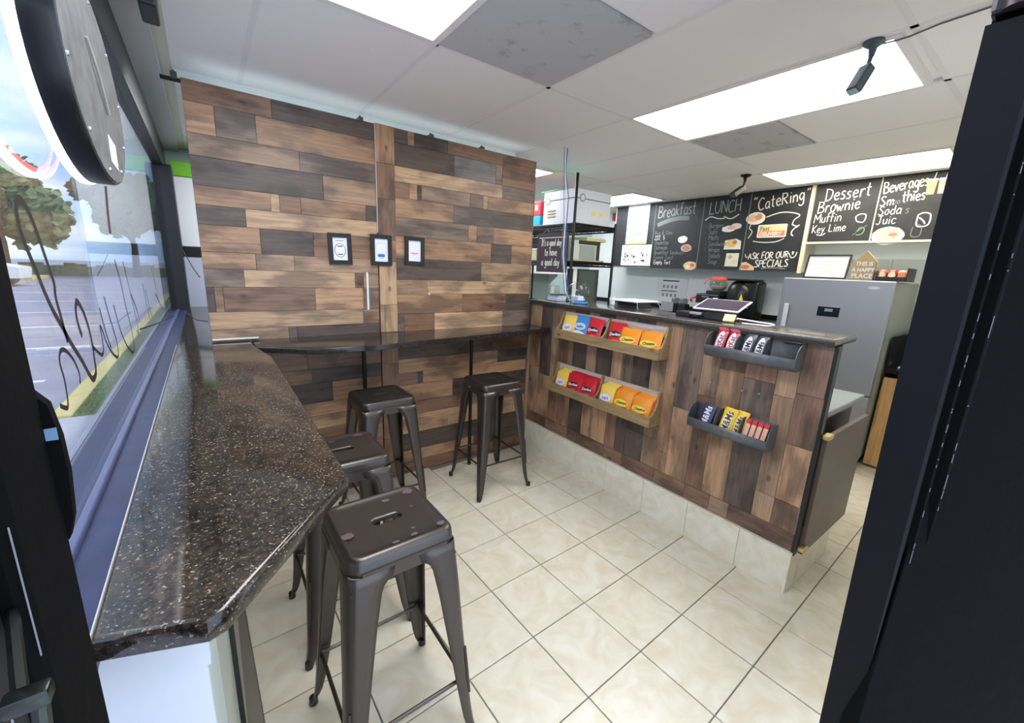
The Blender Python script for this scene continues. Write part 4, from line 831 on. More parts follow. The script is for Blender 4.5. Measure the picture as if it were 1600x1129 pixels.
b = MB(); b.tube([(3.44, .26, zc+.41), (3.42, .30, zc+.39), (3.41, .315, zc+.34)], .008, 6); cp_(b, 'handle', mat('lid_red', (232, 92, 78), .4), True, jg)
# black bulbous fryer
fy = empty('air_fryer', (3.45, -.13, zc), 'tall black domed air fryer with a yellow mark, left of the refrigerator', 'appliance')
GB = mat('gloss_black', (16, 17, 19), .32, spec=.4)
b = MB(); b.lathe([(0, .0), (.125, .0), (.13, .02), (.15, .12), (.152, .22), (.138, .31), (.105, .375), (.06, .40), (0, .405)], (3.45, -.10, zc), 26); cp_(b, 'dome_body', GB, True, fy)
b = MB(); b.rbox(3.36, 3.56, -.30, -.12, zc, zc+.395, .03, 3); cp_(b, 'rear_column', GB, True, fy)
b = MB(); b.rbox(3.33, 3.56, -.26, .02, zc+.395, zc+.415, .008, 2); cp_(b, 'top_cap', BLACK, False, fy)
b = MB(); b.lathe([(.152, .0), (.154, .05), (.1535, .052), (.151, .052)], (3.45, -.10, zc+.115), 26); cp_(b, 'steel_band', STEEL, True, fy)
b = MB(); b.prism([(-.02, -.03), (.025, -.03), (.0, .035)], .002, frame((3.308, -.165, zc+.225), (0, -1, 0), (0, 0, 1))); cp_(b, 'yellow_mark', mat('mark_yellow', (240, 220, 90), .4), False, fy)
# jars and cards
for k, (y, lb) in enumerate(((.58, 'left'), (.47, 'right'))):
    c = empty('canister', (3.3, y, zc), 'black lidded glass topped canister, %s one of the pair left of the coffee machine' % lb, 'canister', 'black canisters')
    b = MB(); b.rbox(3.25, 3.35, y-.05, y+.05, zc+.001, zc+.10, .008, 2); cp_(b, 'box_base', BLACK, False, c)
    b = MB(); b.lathe([(.045, 0), (.046, .05), (.036, .062), (0, .064)], (3.30, y, zc+.10), 14); cp_(b, 'glass_lid', glassy('lid_glass', (.5, .52, .54)), True, c)
b = MB(); b.box(3.225, 3.233, .56, .72, zc+.004, zc+.115); o = b.build('clear_card', mat('grey_card', (150, 156, 158), .3), at=(3.23, .64, zc)); tag(o, 'upright grey plastic card holder in front of the black canisters', 'card holder')
wn = empty('wall_notice', (3.749, .95, 1.22), 'white laminated instruction sheets on the wall left of the coffee machine', 'notice')
b = MB(); b.box(3.742, 3.749, .72, 1.16, 1.12, 1.455); cp_(b, 'sheet', PAPER, False, wn)
for q in ((1.40, .84, 1.08, .014), (1.27, .86, 1.09, .010)):
    b = MB(); b.box(3.7405, 3.742, q[1], q[2], q[0], q[0]+q[3]); cp_(b, 'printed_bar', BLACK, False, wn)
for i in range(4):
    for j in range(2):
        b = MB(); b.box(3.7408, 3.742, .86+.06*i, .89+.06*i, 1.31-.11*j, 1.35-.11*j); cp_(b, 'printed_drawing', mat('grey_print', (150, 150, 156), .6), False, wn)
b = MB(); b.box(3.7425, 3.749, .30, .43, 1.37, 1.43); o = b.build('small_note', mat('lilac_paper', (206, 210, 226), .6), at=(3.749, .36, 1.4)); tag(o, 'small lilac paper note taped on the wall above the coffee machine', 'note')
b = MB(); b.tube([(3.74, -.60, 1.17), (3.70, -.64, 1.25), (3.70, -.655, 1.30)], .010, 6); b.lathe([(0, 0), (.022, .0), (.022, .02), (0, .02)], (3.70, -.66, 1.29), 10); b.lathe([(0, 0), (.022, .0), (.022, .02), (0, .02)], (3.70, -.66, 1.24), 10)
tag(b.build('plug_adapter', BLACK, None, True, at=(3.74, -.64, 1.25)), 'black plug adapters in the wall socket just left of the refrigerator', 'plug')

# ---------------------------------------------------------------- things on the bar top
zb = 1.247
pos = empty('card_terminal', (1.12, -1.08, zb), 'tilted touch screen till tablet in a white frame on a black stand', 'till')
F = frame((1.02, -.965, zb+.058), (.09, -1, 0), (1, .05, .32))
b = MB(); b.rbox(0, .250, 0, .17, -.008, .0, .003, 2, F); cp_(b, 'bezel', mat('bezel_white', (224, 224, 226), .3), False, pos)
b = MB(); b.box(.010, .240, .010, .160, 0, .0012, F); cp_(b, 'screen', mat('screen_dark', (64, 54, 70), .08, spec=.7), False, pos)
b = MB(); b.rbox(1.03, 1.17, -1.17, -.96, zb, zb+.012, .004, 1); b.prism([(0, 0), (.15, 0), (.13, .085), (.02, .045)], .16, frame((1.03, -.99, zb+.01), (1, 0, 0), (0, 0, 1))); cp_(b, 'stand', BLACK, False, pos)
b = MB(); b.rbox(1.0, 1.03, -1.03, -.96, zb+.02, zb+.035, .003, 1); cp_(b, 'card_slot', STEEL, False, pos)
b = MB(); b.rbox(1.02, 1.12, -.955, -.86, zb, zb+.030, .006, 2); tag(b.build('receipt_printer', BLACK, at=(1.07, -.9, zb)), 'low black box left of the till tablet', 'printer')
ys_ = empty('yellow_pad', (1.08, -1.19, zb), 'small yellow pad leaning at the right foot of the till tablet', 'pad')
F = frame((.985, -1.165, zb+.003), (.3, -1, .0), (.75, .2, .65))
b = MB(); b.rbox(0, .055, 0, .052, 0, .010, .002, 1, F); cp_(b, 'pad_body', mat('pad_yellow', (232, 220, 140), .6), False, ys_)
b = MB(); b.tube([(1.03, -1.215, zb+.024), (1.05, -1.30, zb+.018), (1.06, -1.38, zb+.014), (1.045, -1.395, zb+.012), (1.015, -1.38, zb+.006), (1.0, -1.26, zb+.006)], .004, 8)
tag(b.build('phone_cable', mat('cable_white', (235, 235, 235), .4), None, True, at=(1.03, -1.3, zb)), 'looped white cable lying right of the yellow pad on the bar top', 'cable')
wsx = empty('portion_scale', (1.16, -.42, zb), 'flat white topped scale on black feet, on the bar top', 'scale')
b = MB(); b.rbox(1.05, 1.30, -.55, -.32, zb+.045, zb+.055, .004, 2); cp_(b, 'plate', mat('scale_white', (236, 240, 244), .3), False, wsx)
b = MB(); b.prism([(0, 0), (.20, 0), (.15, .044), (.05, .044)], .18, frame((1.08, -.34, zb), (1, 0, 0), (0, 0, 1))); cp_(b, 'base', mat('scale_base', (58, 58, 60), .4), False, wsx)
b = MB(); b.tube([(1.07, -.545, zb+.047), (1.055, -.56, zb+.02), (1.06, -.565, zb+.003)], .003, 6); b.tube([(1.29, -.545, zb+.047), (1.305, -.56, zb+.02), (1.30, -.565, zb+.003)], .003, 6); cp_(b, 'wire_foot', STEEL, True, wsx)
gb = empty('glass_bowl', (1.06, .0, zb), 'round clear glass bowl holding papers, at the left end of the bar top', 'bowl')
b = MB(); b.lathe([(0, 0), (.035, .0), (.065, .02), (.083, .055), (.085, .085), (.073, .12), (.052, .145), (.045, .150), (.048, .156)], (1.06, .0, zb), 24); cp_(b, 'bowl_wall', glassy('bowl_glass', (.90, .94, .95), 1.5), True, gb)
b = MB(); b.rbox(1.02, 1.09, -.04, .03, zb+.014, zb+.05, .004, 1, None); o = b.build('folded_napkin', mat('napkin_white', (226, 230, 240), .7), at=(1.06, 0, zb+.014)); tag(o, 'white folded napkins inside the clear glass bowl', 'napkins')
b = MB(); P = [(.975+.055*math.cos(a), -.115+.05*math.sin(a), zb+.008) for a in [k*math.pi/8 for k in range(17)]]; b.tube(P, .007, 8)
tag(b.build('blue_coil', mat('coil_blue', (50, 120, 190), .4), None, True, at=(.975, -.115, zb)), 'coil of blue strap lying right of the glass bowl', 'strap')
nb = empty('napkin_stack', (1.01, .18, zb), 'stack of pale booklets under a dark cover at the left of the bar top', 'booklets')
for k, c in enumerate(((206, 208, 226), (226, 228, 236), (190, 194, 210))):
    b = MB(); b.rbox(.96+.004*k, 1.06, .125-.004*k, .235, zb+.001+.014*k, zb+.014+.014*k, .002, 1); cp_(b, 'booklet', mat('booklet_%d' % c[0], c, .6), False, nb)
b = MB(); b.rbox(.965, 1.05, .12, .22, zb+.043, zb+.052, .002, 1, None); cp_(b, 'dark_cover', BLACK, False, nb)
pb = empty('clear_tub', (1.03, .27, zb), 'clear plastic tub with a dispenser behind the booklets', 'tub')
b = MB(); b.box(1.02, 1.10, .245, .33, zb+.001, zb+.115); cp_(b, 'tub_wall', glassy('tub_plastic', (.86, .90, .92), 1.3, .1), False, pb)
b = MB(); b.lathe([(0, 0), (.016, 0), (.016, .05), (.010, .06), (0, .062)], (1.05, .28, zb+.045), 10); cp_(b, 'roll', mat('roll_cream', (226, 216, 190), .6), True, pb)
cu = MB(); cu.lathe([(.018, 0), (.022, .055), (.020, .055), (.016, .003)], (1.24, -.19, zb), 14); tag(cu.build('paper_cup', WHITE, None, True, at=(1.24, -.19, zb)), 'small white paper cup behind the scale on the bar top', 'cup')

# ---------------------------------------------------------------- wire rack with boxes
rk = empty('wire_rack', (1.55, .9, 0), 'tall black wire shelving rack behind the left end of the bar', 'shelving')
def rp_(b, n, m, s=False): return cp_(b, n, m, s, rk)
for x, y, zt in ((1.30, .34, 2.26), (1.82, .34, 1.91), (1.30, 1.50, 1.91), (1.82, 1.50, 1.91)):
    b = MB(); b.lathe([(.016, 0), (.016, .02), (.0125, .022), (.0125, zt-.01), (.010, zt), (0, zt)], (x, y, 0), 12); rp_(b, 'post', BLACKM, True)
for z in (.35, 1.15, 1.56, 1.87):
    b = MB()
    for zz in (z, z-.012, z-.032):
        for (p, q) in (((1.30, .34), (1.82, .34)), ((1.82, .34), (1.82, 1.5)), ((1.82, 1.5), (1.30, 1.5)), ((1.30, 1.5), (1.30, .34))): b.tube([(*p, zz), (*q, zz)], .0065, 6)
    for (p, q) in (((1.30, .34), (1.82, .34)), ((1.30, .34), (1.30, 1.5)), ((1.82, .34), (1.82, 1.5))):
        n = 14 if p[1] == q[1] else 30; pts = [(p[0]+(q[0]-p[0])*k/n, p[1]+(q[1]-p[1])*k/n, z-.032*(k % 2)) for k in range(n+1)]
        for a, c in zip(pts, pts[1:]): b.box(0, (Vector(c)-Vector(a)).length, -.003, .003, -.003, .003, frame(a, Vector(c)-Vector(a), (0, 0, 1) if abs((Vector(c)-Vector(a)).normalized().z) < .9 else (1, 0, 0)))
    for k in range(1, 38): b.box(1.30, 1.82, .34+k*.03-.0015, .34+k*.03+.0015, z-.002, z+.001)
    rp_(b, 'wire_shelf', BLACKM)
def simple(name, label, cat, parts, loc, group=None):
    r = empty(name, loc, label, cat, group)
    for n, (x0, x1, y0, y1, z0, z1), m in parts:
        b = MB(); b.rbox(x0, x1, y0, y1, z0, z1, min(.004, (x1-x0)/4, (y1-y0)/4, (z1-z0)/4), 1); cp_(b, n, m, False, r)
    return r
CB = mat('white_carton', (222, 224, 228), .6); ST = mat('navy_stripe', (70, 76, 110), .6); GR = mat('green_lid', (40, 150, 90), .5)
bx = simple('carton', 'large white carton with dark stripe and round emblems on the top rack shelf', 'box', [('carton_body', (1.345, 1.79, .39, .80, 1.875, 2.16), CB), ('green_flap', (1.345, 1.60, .55, .84, 2.162, 2.172), GR), ('stripe', (1.343, 1.792, .3885, .805, 2.08, 2.088), ST)], (1.5, .6, 1.875))
for M in (frame((1.425, .3880, 2.09), (1, 0, 0), (0, 0, 1)), frame((1.3445, .74, 2.08), (0, -1, 0), (0, 0, 1))):
    b = MB(); b.prism(ell(0, 0, .034, .034, 18), .0015, M); cp_(b, 'round_emblem', mat('emblem_grey', (150, 156, 150), .6), False, bx)
    b = MB(); b.prism(ell(0, 0, .022, .022, 16), .0022, M); cp_(b, 'emblem_centre', CB, False, bx)
for q in ((.66, 1.99), (.66, 1.965), (.66, 1.94)):
    b = MB(); b.box(1.3425, 1.3452, .63, .74, q[1], q[1]+.012); cp_(b, 'printed_line', mat('brown_print', (150, 130, 90), .6), False, bx)
b = MB(); b.box(1.55, 1.60, .3875, .3895, 1.96, 1.99); b.box(1.65, 1.69, .3875, .3895, 1.955, 1.985); cp_(b, 'yellow_mark', mat('mark_yellow', (240, 220, 90), .4), False, bx)
simple('red_box', 'red package stacked on the blue one beside the large white carton', 'box', [('box_body', (1.36, 1.60, .86, .97, 1.975, 2.10), mat('pack_red', (206, 56, 66), .5)), ('box_label', (1.357, 1.36, .90, .94, 2.02, 2.07), WHITE)], (1.48, .91, 1.975))
simple('blue_box', 'bright blue package under the red one beside the large white carton', 'box', [('box_body', (1.36, 1.60, .86, .98, 1.875, 1.973), mat('pack_blue', (40, 170, 226), .5)), ('base_band', (1.358, 1.602, .858, .982, 1.8755, 1.895), mat('pack_navy', (40, 50, 90), .5))], (1.48, .91, 1.875))
simple('toaster_oven', 'silver fronted microwave under the top shelf of the wire rack', 'microwave', [('housing', (1.36, 1.70, .40, .75, 1.566, 1.745), mat('oven_side', (200, 202, 192), .4)), ('dark_top_panel', (1.43, 1.702, .396, .4, 1.712, 1.744), BLACK), ('glass_door', (1.445, 1.64, .394, .4, 1.585, 1.705), mat('oven_glass', (150, 160, 150), .12, spec=.7)), ('control_panel', (1.66, 1.698, .394, .4, 1.575, 1.71), BLACK)], (1.53, .55, 1.566))
simple('flat_carton', 'flattened yellowish carton on top of the silver microwave', 'box', [('carton_body', (1.55, 1.80, .42, .70, 1.748, 1.772), mat('kraft_yellow', (220, 206, 140), .6)), ('paper_layer', (1.56, 1.79, .43, .69, 1.773, 1.782), PAPER)], (1.68, .55, 1.748))
simple('cutting_board', 'worn pale wooden board on the front of the middle rack shelf', 'board', [('board_body', (1.34, 1.72, .355, .39, 1.5625, 1.58), wood('board_wood', (190, 166, 130), 'x', .8))], (1.53, .37, 1.5625))
simple('display_fridge', 'dark glass fronted unit with a white left edge, under the middle rack shelf', 'appliance', [('housing', (1.38, 1.72, .40, .47, 1.156, 1.50), mat('unit_dark', (50, 52, 50), .4)), ('glass_door', (1.46, 1.68, .394, .4, 1.17, 1.49), mat('dark_green_glass', (74, 84, 76), .1, spec=.7)), ('white_edge', (1.385, 1.43, .392, .4, 1.16, 1.50), WHITE)], (1.54, .6, 1.156))
for k in range(4):
    simple('baking_pan', ('lowest', 'second', 'third', 'topmost')[k]+' dark baking pan of the stack behind the hanging sign', 'pan', [('pan_body', (1.36, 1.78, .84, 1.40, 1.564+.055*k, 1.612+.055*k), mat('pan_dark', (46, 44, 46), .4, .3))], (1.57, 1.1, 1.564+.055*k), 'stacked dark pans')
simple('cream_box', 'small cream box beside the hanging sign, on the pan stack edge', 'box', [('box_body', (1.325, 1.357, .84, 1.0, 1.564, 1.66), mat('box_cream', (206, 196, 160), .6)), ('lid', (1.323, 1.359, .838, 1.002, 1.661, 1.672), WHITE)], (1.34, .9, 1.564))
hg = empty('hanging_sign', (1.27, .56, 1.8), 'dark maroon hanging sign reading It\'s a good day to have a good day', 'sign')
b = MB(); b.box(1.268, 1.276, .365, .765, 1.462, 1.80); cp_(b, 'board', mat('sign_maroon', (62, 42, 50), .6), False, hg)
b = MB(); b.box(1.2665, 1.268, .39, .74, 1.755, 1.761); cp_(b, 'painted_line', CHALK, False, hg)
for s, y, z in (("It's a good day", .575, 1.69), ('to have', .575, 1.605), ('a good day', .575, 1.52)):
    hand(s, .062 if len(s) < 12 else .056, frame((1.2675, y, z), (0, -1, 0), (0, 0, 1)), CHALK, hg, .62 if len(s) > 11 else .72, .12, .02, 'painted_lettering', 2, True)
b = MB(); b.tube([(1.275, .70, 1.80), (1.29, .66, 1.838), (1.275, .62, 1.80)], .002, 5); cp_(b, 'cord', mat('twine', (170, 150, 130), .8), False, hg)
ws = empty('wall_shelf', (2.8, 2.3, 1.45), 'white bracketed shelf on the pale teal back wall, behind the hanging sign', 'shelf')
b = MB(); b.rbox(1.90, 2.95, 2.05, 2.449, 1.425, 1.465, .004, 1); cp_(b, 'board', WHITE, False, ws)
for x in (2.42, 2.9):
    b = MB(); b.prism([(0, 0), (-.20, 0), (-.20, -.015), (-.02, -.15), (0, -.15)], .012, frame((x, 2.449, 1.425), (0, 1, 0), (0, 0, 1))); cp_(b, 'bracket', WHITE, False, ws)
# cables down to the bar
CW = mat('cable_white', (235, 235, 235), .4); CBL = mat('cable_blue', (60, 96, 170), .4)
for k, (m, lb, off) in enumerate(((CW, 'pale cable hanging from the ceiling beside the black rack post', 0), (CBL, 'blue cable hanging from the ceiling down to the bar', .014), (mat('cable_grey', (120, 126, 140), .5), 'thin grey cable hanging between the white and blue ones', -.016))):
    b = MB(); b.tube([(.98+off, .15, H-.001), (.99+off*.5, .155, 2.2), (1.03+off*1.6, .165, 2.02), (1.04+off, .17, 1.85), (1.045+off, .175, 1.6), (1.075+off, .17, 1.42), (1.075+off, .15, 1.32), (1.09+off, .11, zb+.004)], .0042 if k < 2 else .0028, 6)
    tag(b.build('hanging_cable', m, None, True, at=(.98+off, .15, H)), lb, 'cable', 'ceiling cables')

# ---------------------------------------------------------------- ceiling cameras
CAMD = mat('camera_slate', (70, 86, 90), .4)
def ccam(x, y, dx, dy, drop, label, sc_=1., CAMD=CAMD):
    c = empty('security_camera', (x, y, H-.0015), label, 'camera', 'ceiling security cameras')
    b = MB(); b.lathe([(.0, 0), (.034*sc_, 0), (.034*sc_, -.008), (.014*sc_, -.022), (.009, -.05*sc_), (0, -.055*sc_)], (x, y, H-.002), 16); cp_(b, 'mount', CAMD, True, c)
    b = MB(); b.tube([(x, y, H-.05*sc_), (x+dx*.2, y+dy*.2, H-.09*sc_)], .008*sc_, 8); cp_(b, 'arm', CAMD, True, c)
    F = frame((x+dx*.1, y+dy*.1, H-.085*sc_), Vector((-dy, dx, 0)), Vector((dx, dy, -drop)))
    b = MB(); b.rbox(-.022*sc_, .022*sc_, 0, .10*sc_, -.018*sc_, .018*sc_, .006, 2, F); cp_(b, 'body', CAMD, False, c)
    b = MB(); b.rbox(-.018*sc_, .018*sc_, .1*sc_, .105*sc_, -.014*sc_, .014*sc_, .002, 1, F); cp_(b, 'lens', mat('lens_grey', (150, 176, 180), .2) if sc_ == 1 else mat('lens_dark', (60, 62, 66), .3), False, c)
    return c
c1 = ccam(.846, -1.628, -.05, .02, .10, 'slate grey security camera hanging under the bright panel, nearest the door')
b = MB(); b.tube([(.86, -1.63, H-.012), (.87, -1.69, H-.012), (.875, -1.72, H-.010), (.86, -1.80, H-.006), (.84, -2.13, H-.006)], .003, 6); cp_(b, 'cable', mat('cable_dark', (96, 96, 96), .5), True, c1)
ccam(2.62, -.36, -.08, .03, .06, 'small black security camera on the ceiling in front of the catering board', 1.25, BLACK)
ccam(2.70, 1.36, -.08, -.02, .10, 'small dark security camera on the ceiling near the white carton', 1.2, BLACK)

# ---------------------------------------------------------------- framed cards on the wood wall
def fcard(x0, x1, z0, z1, rot, label, kind):
    F = frame(((x0+x1)/2, .3475 if kind != 1 else .341, (z0+z1)/2), (1, 0, 0), (0, 0, 1)) @ Matrix.Rotation(rot, 4, 'Z'); a, h = (x1-x0)/2, (z1-z0)/2; w_ = .024
    r = empty('framed_card', ((x0+x1)/2, .347, (z0+z1)/2), label, 'picture frame', 'small framed cards on the wood wall')
    b = MB()
    for q in ((-a, a, -h, -h+w_), (-a, a, h-w_, h), (-a, -a+w_, -h+w_, h-w_), (a-w_, a, -h+w_, h-w_)): b.box(q[0], q[1], q[2], q[3], -.001, .012, F)
    cp_(b, 'frame', mat('frame_black', (24, 23, 24), .35), False, r)
    b = MB()
    n = 11
    for k in range(n):
        x = -a+.006+(2*a-.012)*k/(n-1)
        for zc_ in (-h+w_/2, h-w_/2): b.box(-.001, .001, -.011, .011, .012, .0135, F @ Matrix.Translation((x, zc_, 0)) @ Matrix.Rotation(-.7, 4, 'Z'))
    for k in range(15):
        z = -h+w_+(2*h-2*w_)*k/14
        for xc in (-a+w_/2, a-w_/2): b.box(-.001, .001, -.011, .011, .012, .0135, F @ Matrix.Translation((xc, z, 0)) @ Matrix.Rotation(-.9, 4, 'Z'))
    cp_(b, 'carved_rope_edge', mat('rope_edge', (52, 48, 50), .3), False, r)
    b = MB(); b.box(-a+w_, a-w_, -h+w_, h-w_, 0, .003, F); cp_(b, 'card', PAPER, False, r)
    G_ = F @ Matrix.Translation((0, 0, .0032))
    if kind == 0:
        b = MB(); stroke(b, [(.030*math.cos(t), -.008+.038*math.sin(t)) for t in [k*math.pi/8 for k in range(17)]], .003, G_); b.box(-.014, .014, .012, .018, 0, .0008, G_); b.box(-.014, .014, -.034, -.028, 0, .0008, G_); b.box(-.022, .022, .045, .048, 0, .0008, G_); cp_(b, 'printed_symbol', mat('ink_grey', (70, 74, 80), .6), False, r)
    elif kind == 1:
        b = MB(); b.prism(rr_(.046, .018, .008), .0008, G_ @ Matrix.Translation((0, -.032, 0))); cp_(b, 'printed_button', mat('ink_blue', (50, 120, 200), .5), False, r)
        b = MB(); stroke(b, [(-.028, -.018), (-.028, .038), (.028, .038), (.028, -.018), (-.028, -.018)], .0012, G_); b.box(-.014, .014, -.050, -.047, 0, .0008, G_); cp_(b, 'printed_outline', mat('ink_pale', (150, 170, 190), .5), False, r)
    else:
        b = MB(); b.box(-.026, .026, -.017, -.011, 0, .0008, G_); b.box(-.016, .016, -.023, -.021, 0, .0008, G_); cp_(b, 'printed_bar', mat('ink_coral', (236, 130, 110), .5), False, r)
fcard(-.635, -.506, 1.462, 1.638, .02, 'black rope edged frame with a round phone symbol, leftmost on the wood wall', 0)
fcard(-.395, -.265, 1.464, 1.648, 0, 'black rope edged frame with a blue button, in the middle on the seam board', 1)
fcard(-.176, -.043, 1.475, 1.652, -.01, 'black rope edged frame with a coral bar, rightmost on the wood wall', 2)

# ---------------------------------------------------------------- window side: oval sign, lettering, cooler
og = empty('oval_sign', (-1.375, -1.08, 1.785), 'back of an oval illuminated sign with a black rim hanging in the shop window', 'sign')
def E_(a, b_, x, n=48): return [Vector((x, -1.08+a*math.cos(2*math.pi*k/n), 1.785+b_*math.sin(2*math.pi*k/n))) for k in range(n)]
b = MB(); b.loft([E_(.278, .166, -1.352), E_(.283, .171, -1.352), E_(.285, .173, -1.358), E_(.285, .173, -1.388)]); cp_(b, 'rim', mat('sign_rim_black', (26, 26, 30), .3), True, og)
b = MB(); b.loft([E_(.278, .166, -1.350), E_(.278, .166, -1.353)], cap0=True, cap1=True); cp_(b, 'back_plate', speckle('worn_grey_plate', (120, 122, 122), (86, 86, 88), .4, .7, 25, .4), False, og)
b = MB(); b.loft([E_(.285, .173, -1.388), E_(.288, .176, -1.390), E_(.288, .176, -1.400), E_(.280, .168, -1.402)]); cp_(b, 'lit_ring', mat('lit_white', (255, 250, 250), .4, emit=2.2), False, og)
b = MB(); b.loft([E_(.280, .168, -1.402), E_(.270, .158, -1.402)]); cp_(b, 'red_ring', mat('lit_red', (255, 70, 70), .4, emit=2.5), False, og)
b = MB(); b.loft([E_(.270, .158, -1.402), E_(.20, .09, -1.402)], cap1=True); cp_(b, 'sign_face', mat('sign_face_navy', (26, 34, 70), .4), False, og)
b = MB(); b.tube([(-1.347, -1.16, 1.84), (-1.345, -1.10, 1.80), (-1.347, -1.03, 1.75)], .0025, 6); cp_(b, 'pull_cord', mat('cord_silver', (176, 176, 170), .4), True, og)
b = MB(); F = frame((-1.3495, -1.00, 1.665), (0, -1, 0), (0, .15, 1)); b.box(0, .075, 0, .050, 0, .001, frame((-1.3497, -1.075, 1.655), (0, 1, -.1), (0, .1, 1))); cp_(b, 'sticker', PAPER, False, og)
for k in range(10):
    a = 2*math.pi*k/10+.2; b = MB(); b.lathe([(0, 0), (.004, 0), (.003, .002), (0, .0025)], n=8, M=frame((-1.350, -1.08+.262*math.cos(a), 1.785+.151*math.sin(a)), (0, 1, 0), (0, 0, 1))); cp_(b, 'screw', STEEL, True, og)
b = MB(); b.tube([(-1.38, -.95, 1.62), (-1.385, -.94, 1.56), (-1.387, -.935, 1.52)], .0022, 5); cp_(b, 'chain', mat('chain_brown', (90, 66, 56), .5), True, og)
for y in (-1.25, -.90):
    b = MB(); b.tube([(-1.38, y, 1.94), (-1.385, y+.01, 2.14)], .0015, 5); cp_(b, 'hanging_wire', STEEL, True, og)
# script painted on the glass
INK = mat('painted_script', (40, 30, 34), .6)
wlt = empty('window_lettering', (-1.4285, -1.2, 1.3), 'large black handwritten script painted on the shop window', 'lettering')
SIG = [(0.0143,[(-1.225,1.321),(-1.234,1.362),(-1.243,1.401),(-1.236,1.424),(-1.248,1.451),(-1.261,1.48),(-1.276,1.511),(-1.293,1.535),(-1.313,1.547),(-1.329,1.548),(-1.343,1.54),(-1.349,1.521),(-1.345,1.496),(-1.331,1.471),(-1.315,1.447),(-1.299,1.418),(-1.273,1.383),(-1.241,1.352),(-1.202,1.313),(-1.155,1.273),(-1.116,1.233),(-1.091,1.222),(-1.062,1.231),(-1.056,1.257),(-1.05,1.282),(-1.053,1.318),(-1.07,1.354),(-1.096,1.377),(-1.113,1.382),(-1.13,1.368),(-1.133,1.345),(-1.12,1.315)]),(0.0084,[(-1.199,1.239),(-1.192,1.257),(-1.209,1.284),(-1.237,1.305),(-1.262,1.315),(-1.282,1.313),(-1.294,1.298),(-1.288,1.272),(-1.29,1.244),(-1.298,1.225),(-1.313,1.226),(-1.338,1.238)]),(0.0089,[(-1.05,1.282),(-1.024,1.269),(-0.995,1.256),(-0.973,1.25),(-0.951,1.26),(-0.945,1.293),(-0.945,1.311),(-0.927,1.299),(-0.899,1.26),(-0.847,1.226),(-0.791,1.21),(-0.775,1.244),(-0.793,1.28),(-0.809,1.309),(-0.829,1.347),(-0.839,1.371)]),(0.0089,[(-0.916,1.351),(-0.906,1.321),(-0.889,1.284),(-0.86,1.243)]),(0.0089,[(-0.731,1.34),(-0.71,1.296),(-0.675,1.245),(-0.607,1.197),(-0.536,1.173),(-0.499,1.191),(-0.5,1.251),(-0.533,1.319),(-0.552,1.394),(-0.596,1.457)]),(0.0074,[(-0.448,1.452),(-0.411,1.387),(-0.379,1.311),(-0.353,1.245),(-0.357,1.206),(-0.384,1.221)]),(0.0089,[(-0.387,1.345),(-0.305,1.282),(-0.283,1.236)]),(0.0089,[(-0.025,1.36),(-0.005,1.284),(0.038,1.203)]),(0.0089,[(0.039,1.331),(0.08,1.26),(0.124,1.202)]),(0.0089,[(0.407,1.414),(0.493,1.302),(0.548,1.193)]),(0.0089,[(0.412,1.287),(0.558,1.235),(0.704,1.166)]),(0.0059,[(-0.312,1.214),(0.007,1.183),(0.509,1.136),(1.645,1.037)])]
for wd, pts in SIG:
    b = MB(); stroke(b, pts, wd, frame((-1.4292, 0, 0), (0, 1, 0), (0, 0, 1)), .0); cp_(b, 'brush_stroke', INK, False, wlt)
# tall cooler at the far end of the window
ck = simple('tall_cooler', 'tall white cooler with green top band, beyond the left edge of the wood wall', 'cooler', [('lower_cabinet', (-1.37, -.85, 2.27, 2.44, .003, 1.46), mat('lilac_white', (190, 196, 216), .4)), ('black_strip', (-1.371, -.849, 2.265, 2.441, 1.461, 1.545), BLACK), ('upper_cabinet', (-1.37, -.85, 2.27, 2.44, 1.546, 2.10), mat('cooler_white', (226, 230, 236), .35)), ('green_band', (-1.372, -.848, 2.26, 2.442, 2.101, 2.215), mat('lime_green', (120, 200, 50), .4))], (-1.1, 2.35, .003))
b = MB(); b.tube([(-1.30, .40, 1.50), (-1.27, .37, 1.42), (-1.245, .355, 1.37)], .0022, 5); b.tube([(-1.33, .42, 1.20), (-1.28, .38, 1.155), (-1.235, .355, 1.15)], .0022, 5)
tag(b.build('loose_wire', BLACK, None, True, at=(-1.25, .36, 1.3)), 'thin black wires poking out behind the left edge of the wood wall', 'wire')
b = MB(); b.rbox(-1.31, -1.262, -.36, -.20, 2.24, 2.313, .008, 2); o = b.build('small_speaker', BLACK, at=(-1.285, -.28, 2.3)); tag(o, 'black box fixed high on the grey soffit above the window', 'speaker')

# ---------------------------------------------------------------- door frame around the camera
DBL = mat('black_door_paint', (7, 7, 8), .75, spec=.08, bump=.15, bscale=30); SCR = mat('scratch_grey', (128, 130, 136), .7)
db = empty('door_1', (-1.33, -2.03, 0)); tag(db, kind='structure')
b = MB(); b.rbox(-1.42, -1.2855, -2.055, -2.0, 0, 2.17, .004, 2); cp_(b, 'door_stile', DBL, False, db)
b = MB(); b.rbox(-1.40, -1.292, -2.075, -2.055, 0, 2.17, .003, 2); cp_(b, 'stop_strip', mat('door_charcoal', (34, 34, 36), .5), False, db)
b = MB(); b.box(-1.60, -1.42, -2.14, -2.0, 0, 2.18); cp_(b, 'hinge_post', DBL, False, db)
for x, y, z0, z1 in ((-1.2922, -2.0757, 1.385, 1.412), (-1.2860, -2.0557, 1.33, 1.385), (-1.2895, -2.0757, 1.30, 1.33)):
    b = MB(); b.box(x-.0002, x+.0002, y, y+.0004, z0, z1); cp_(b, 'scratch_mark', SCR, False, db)
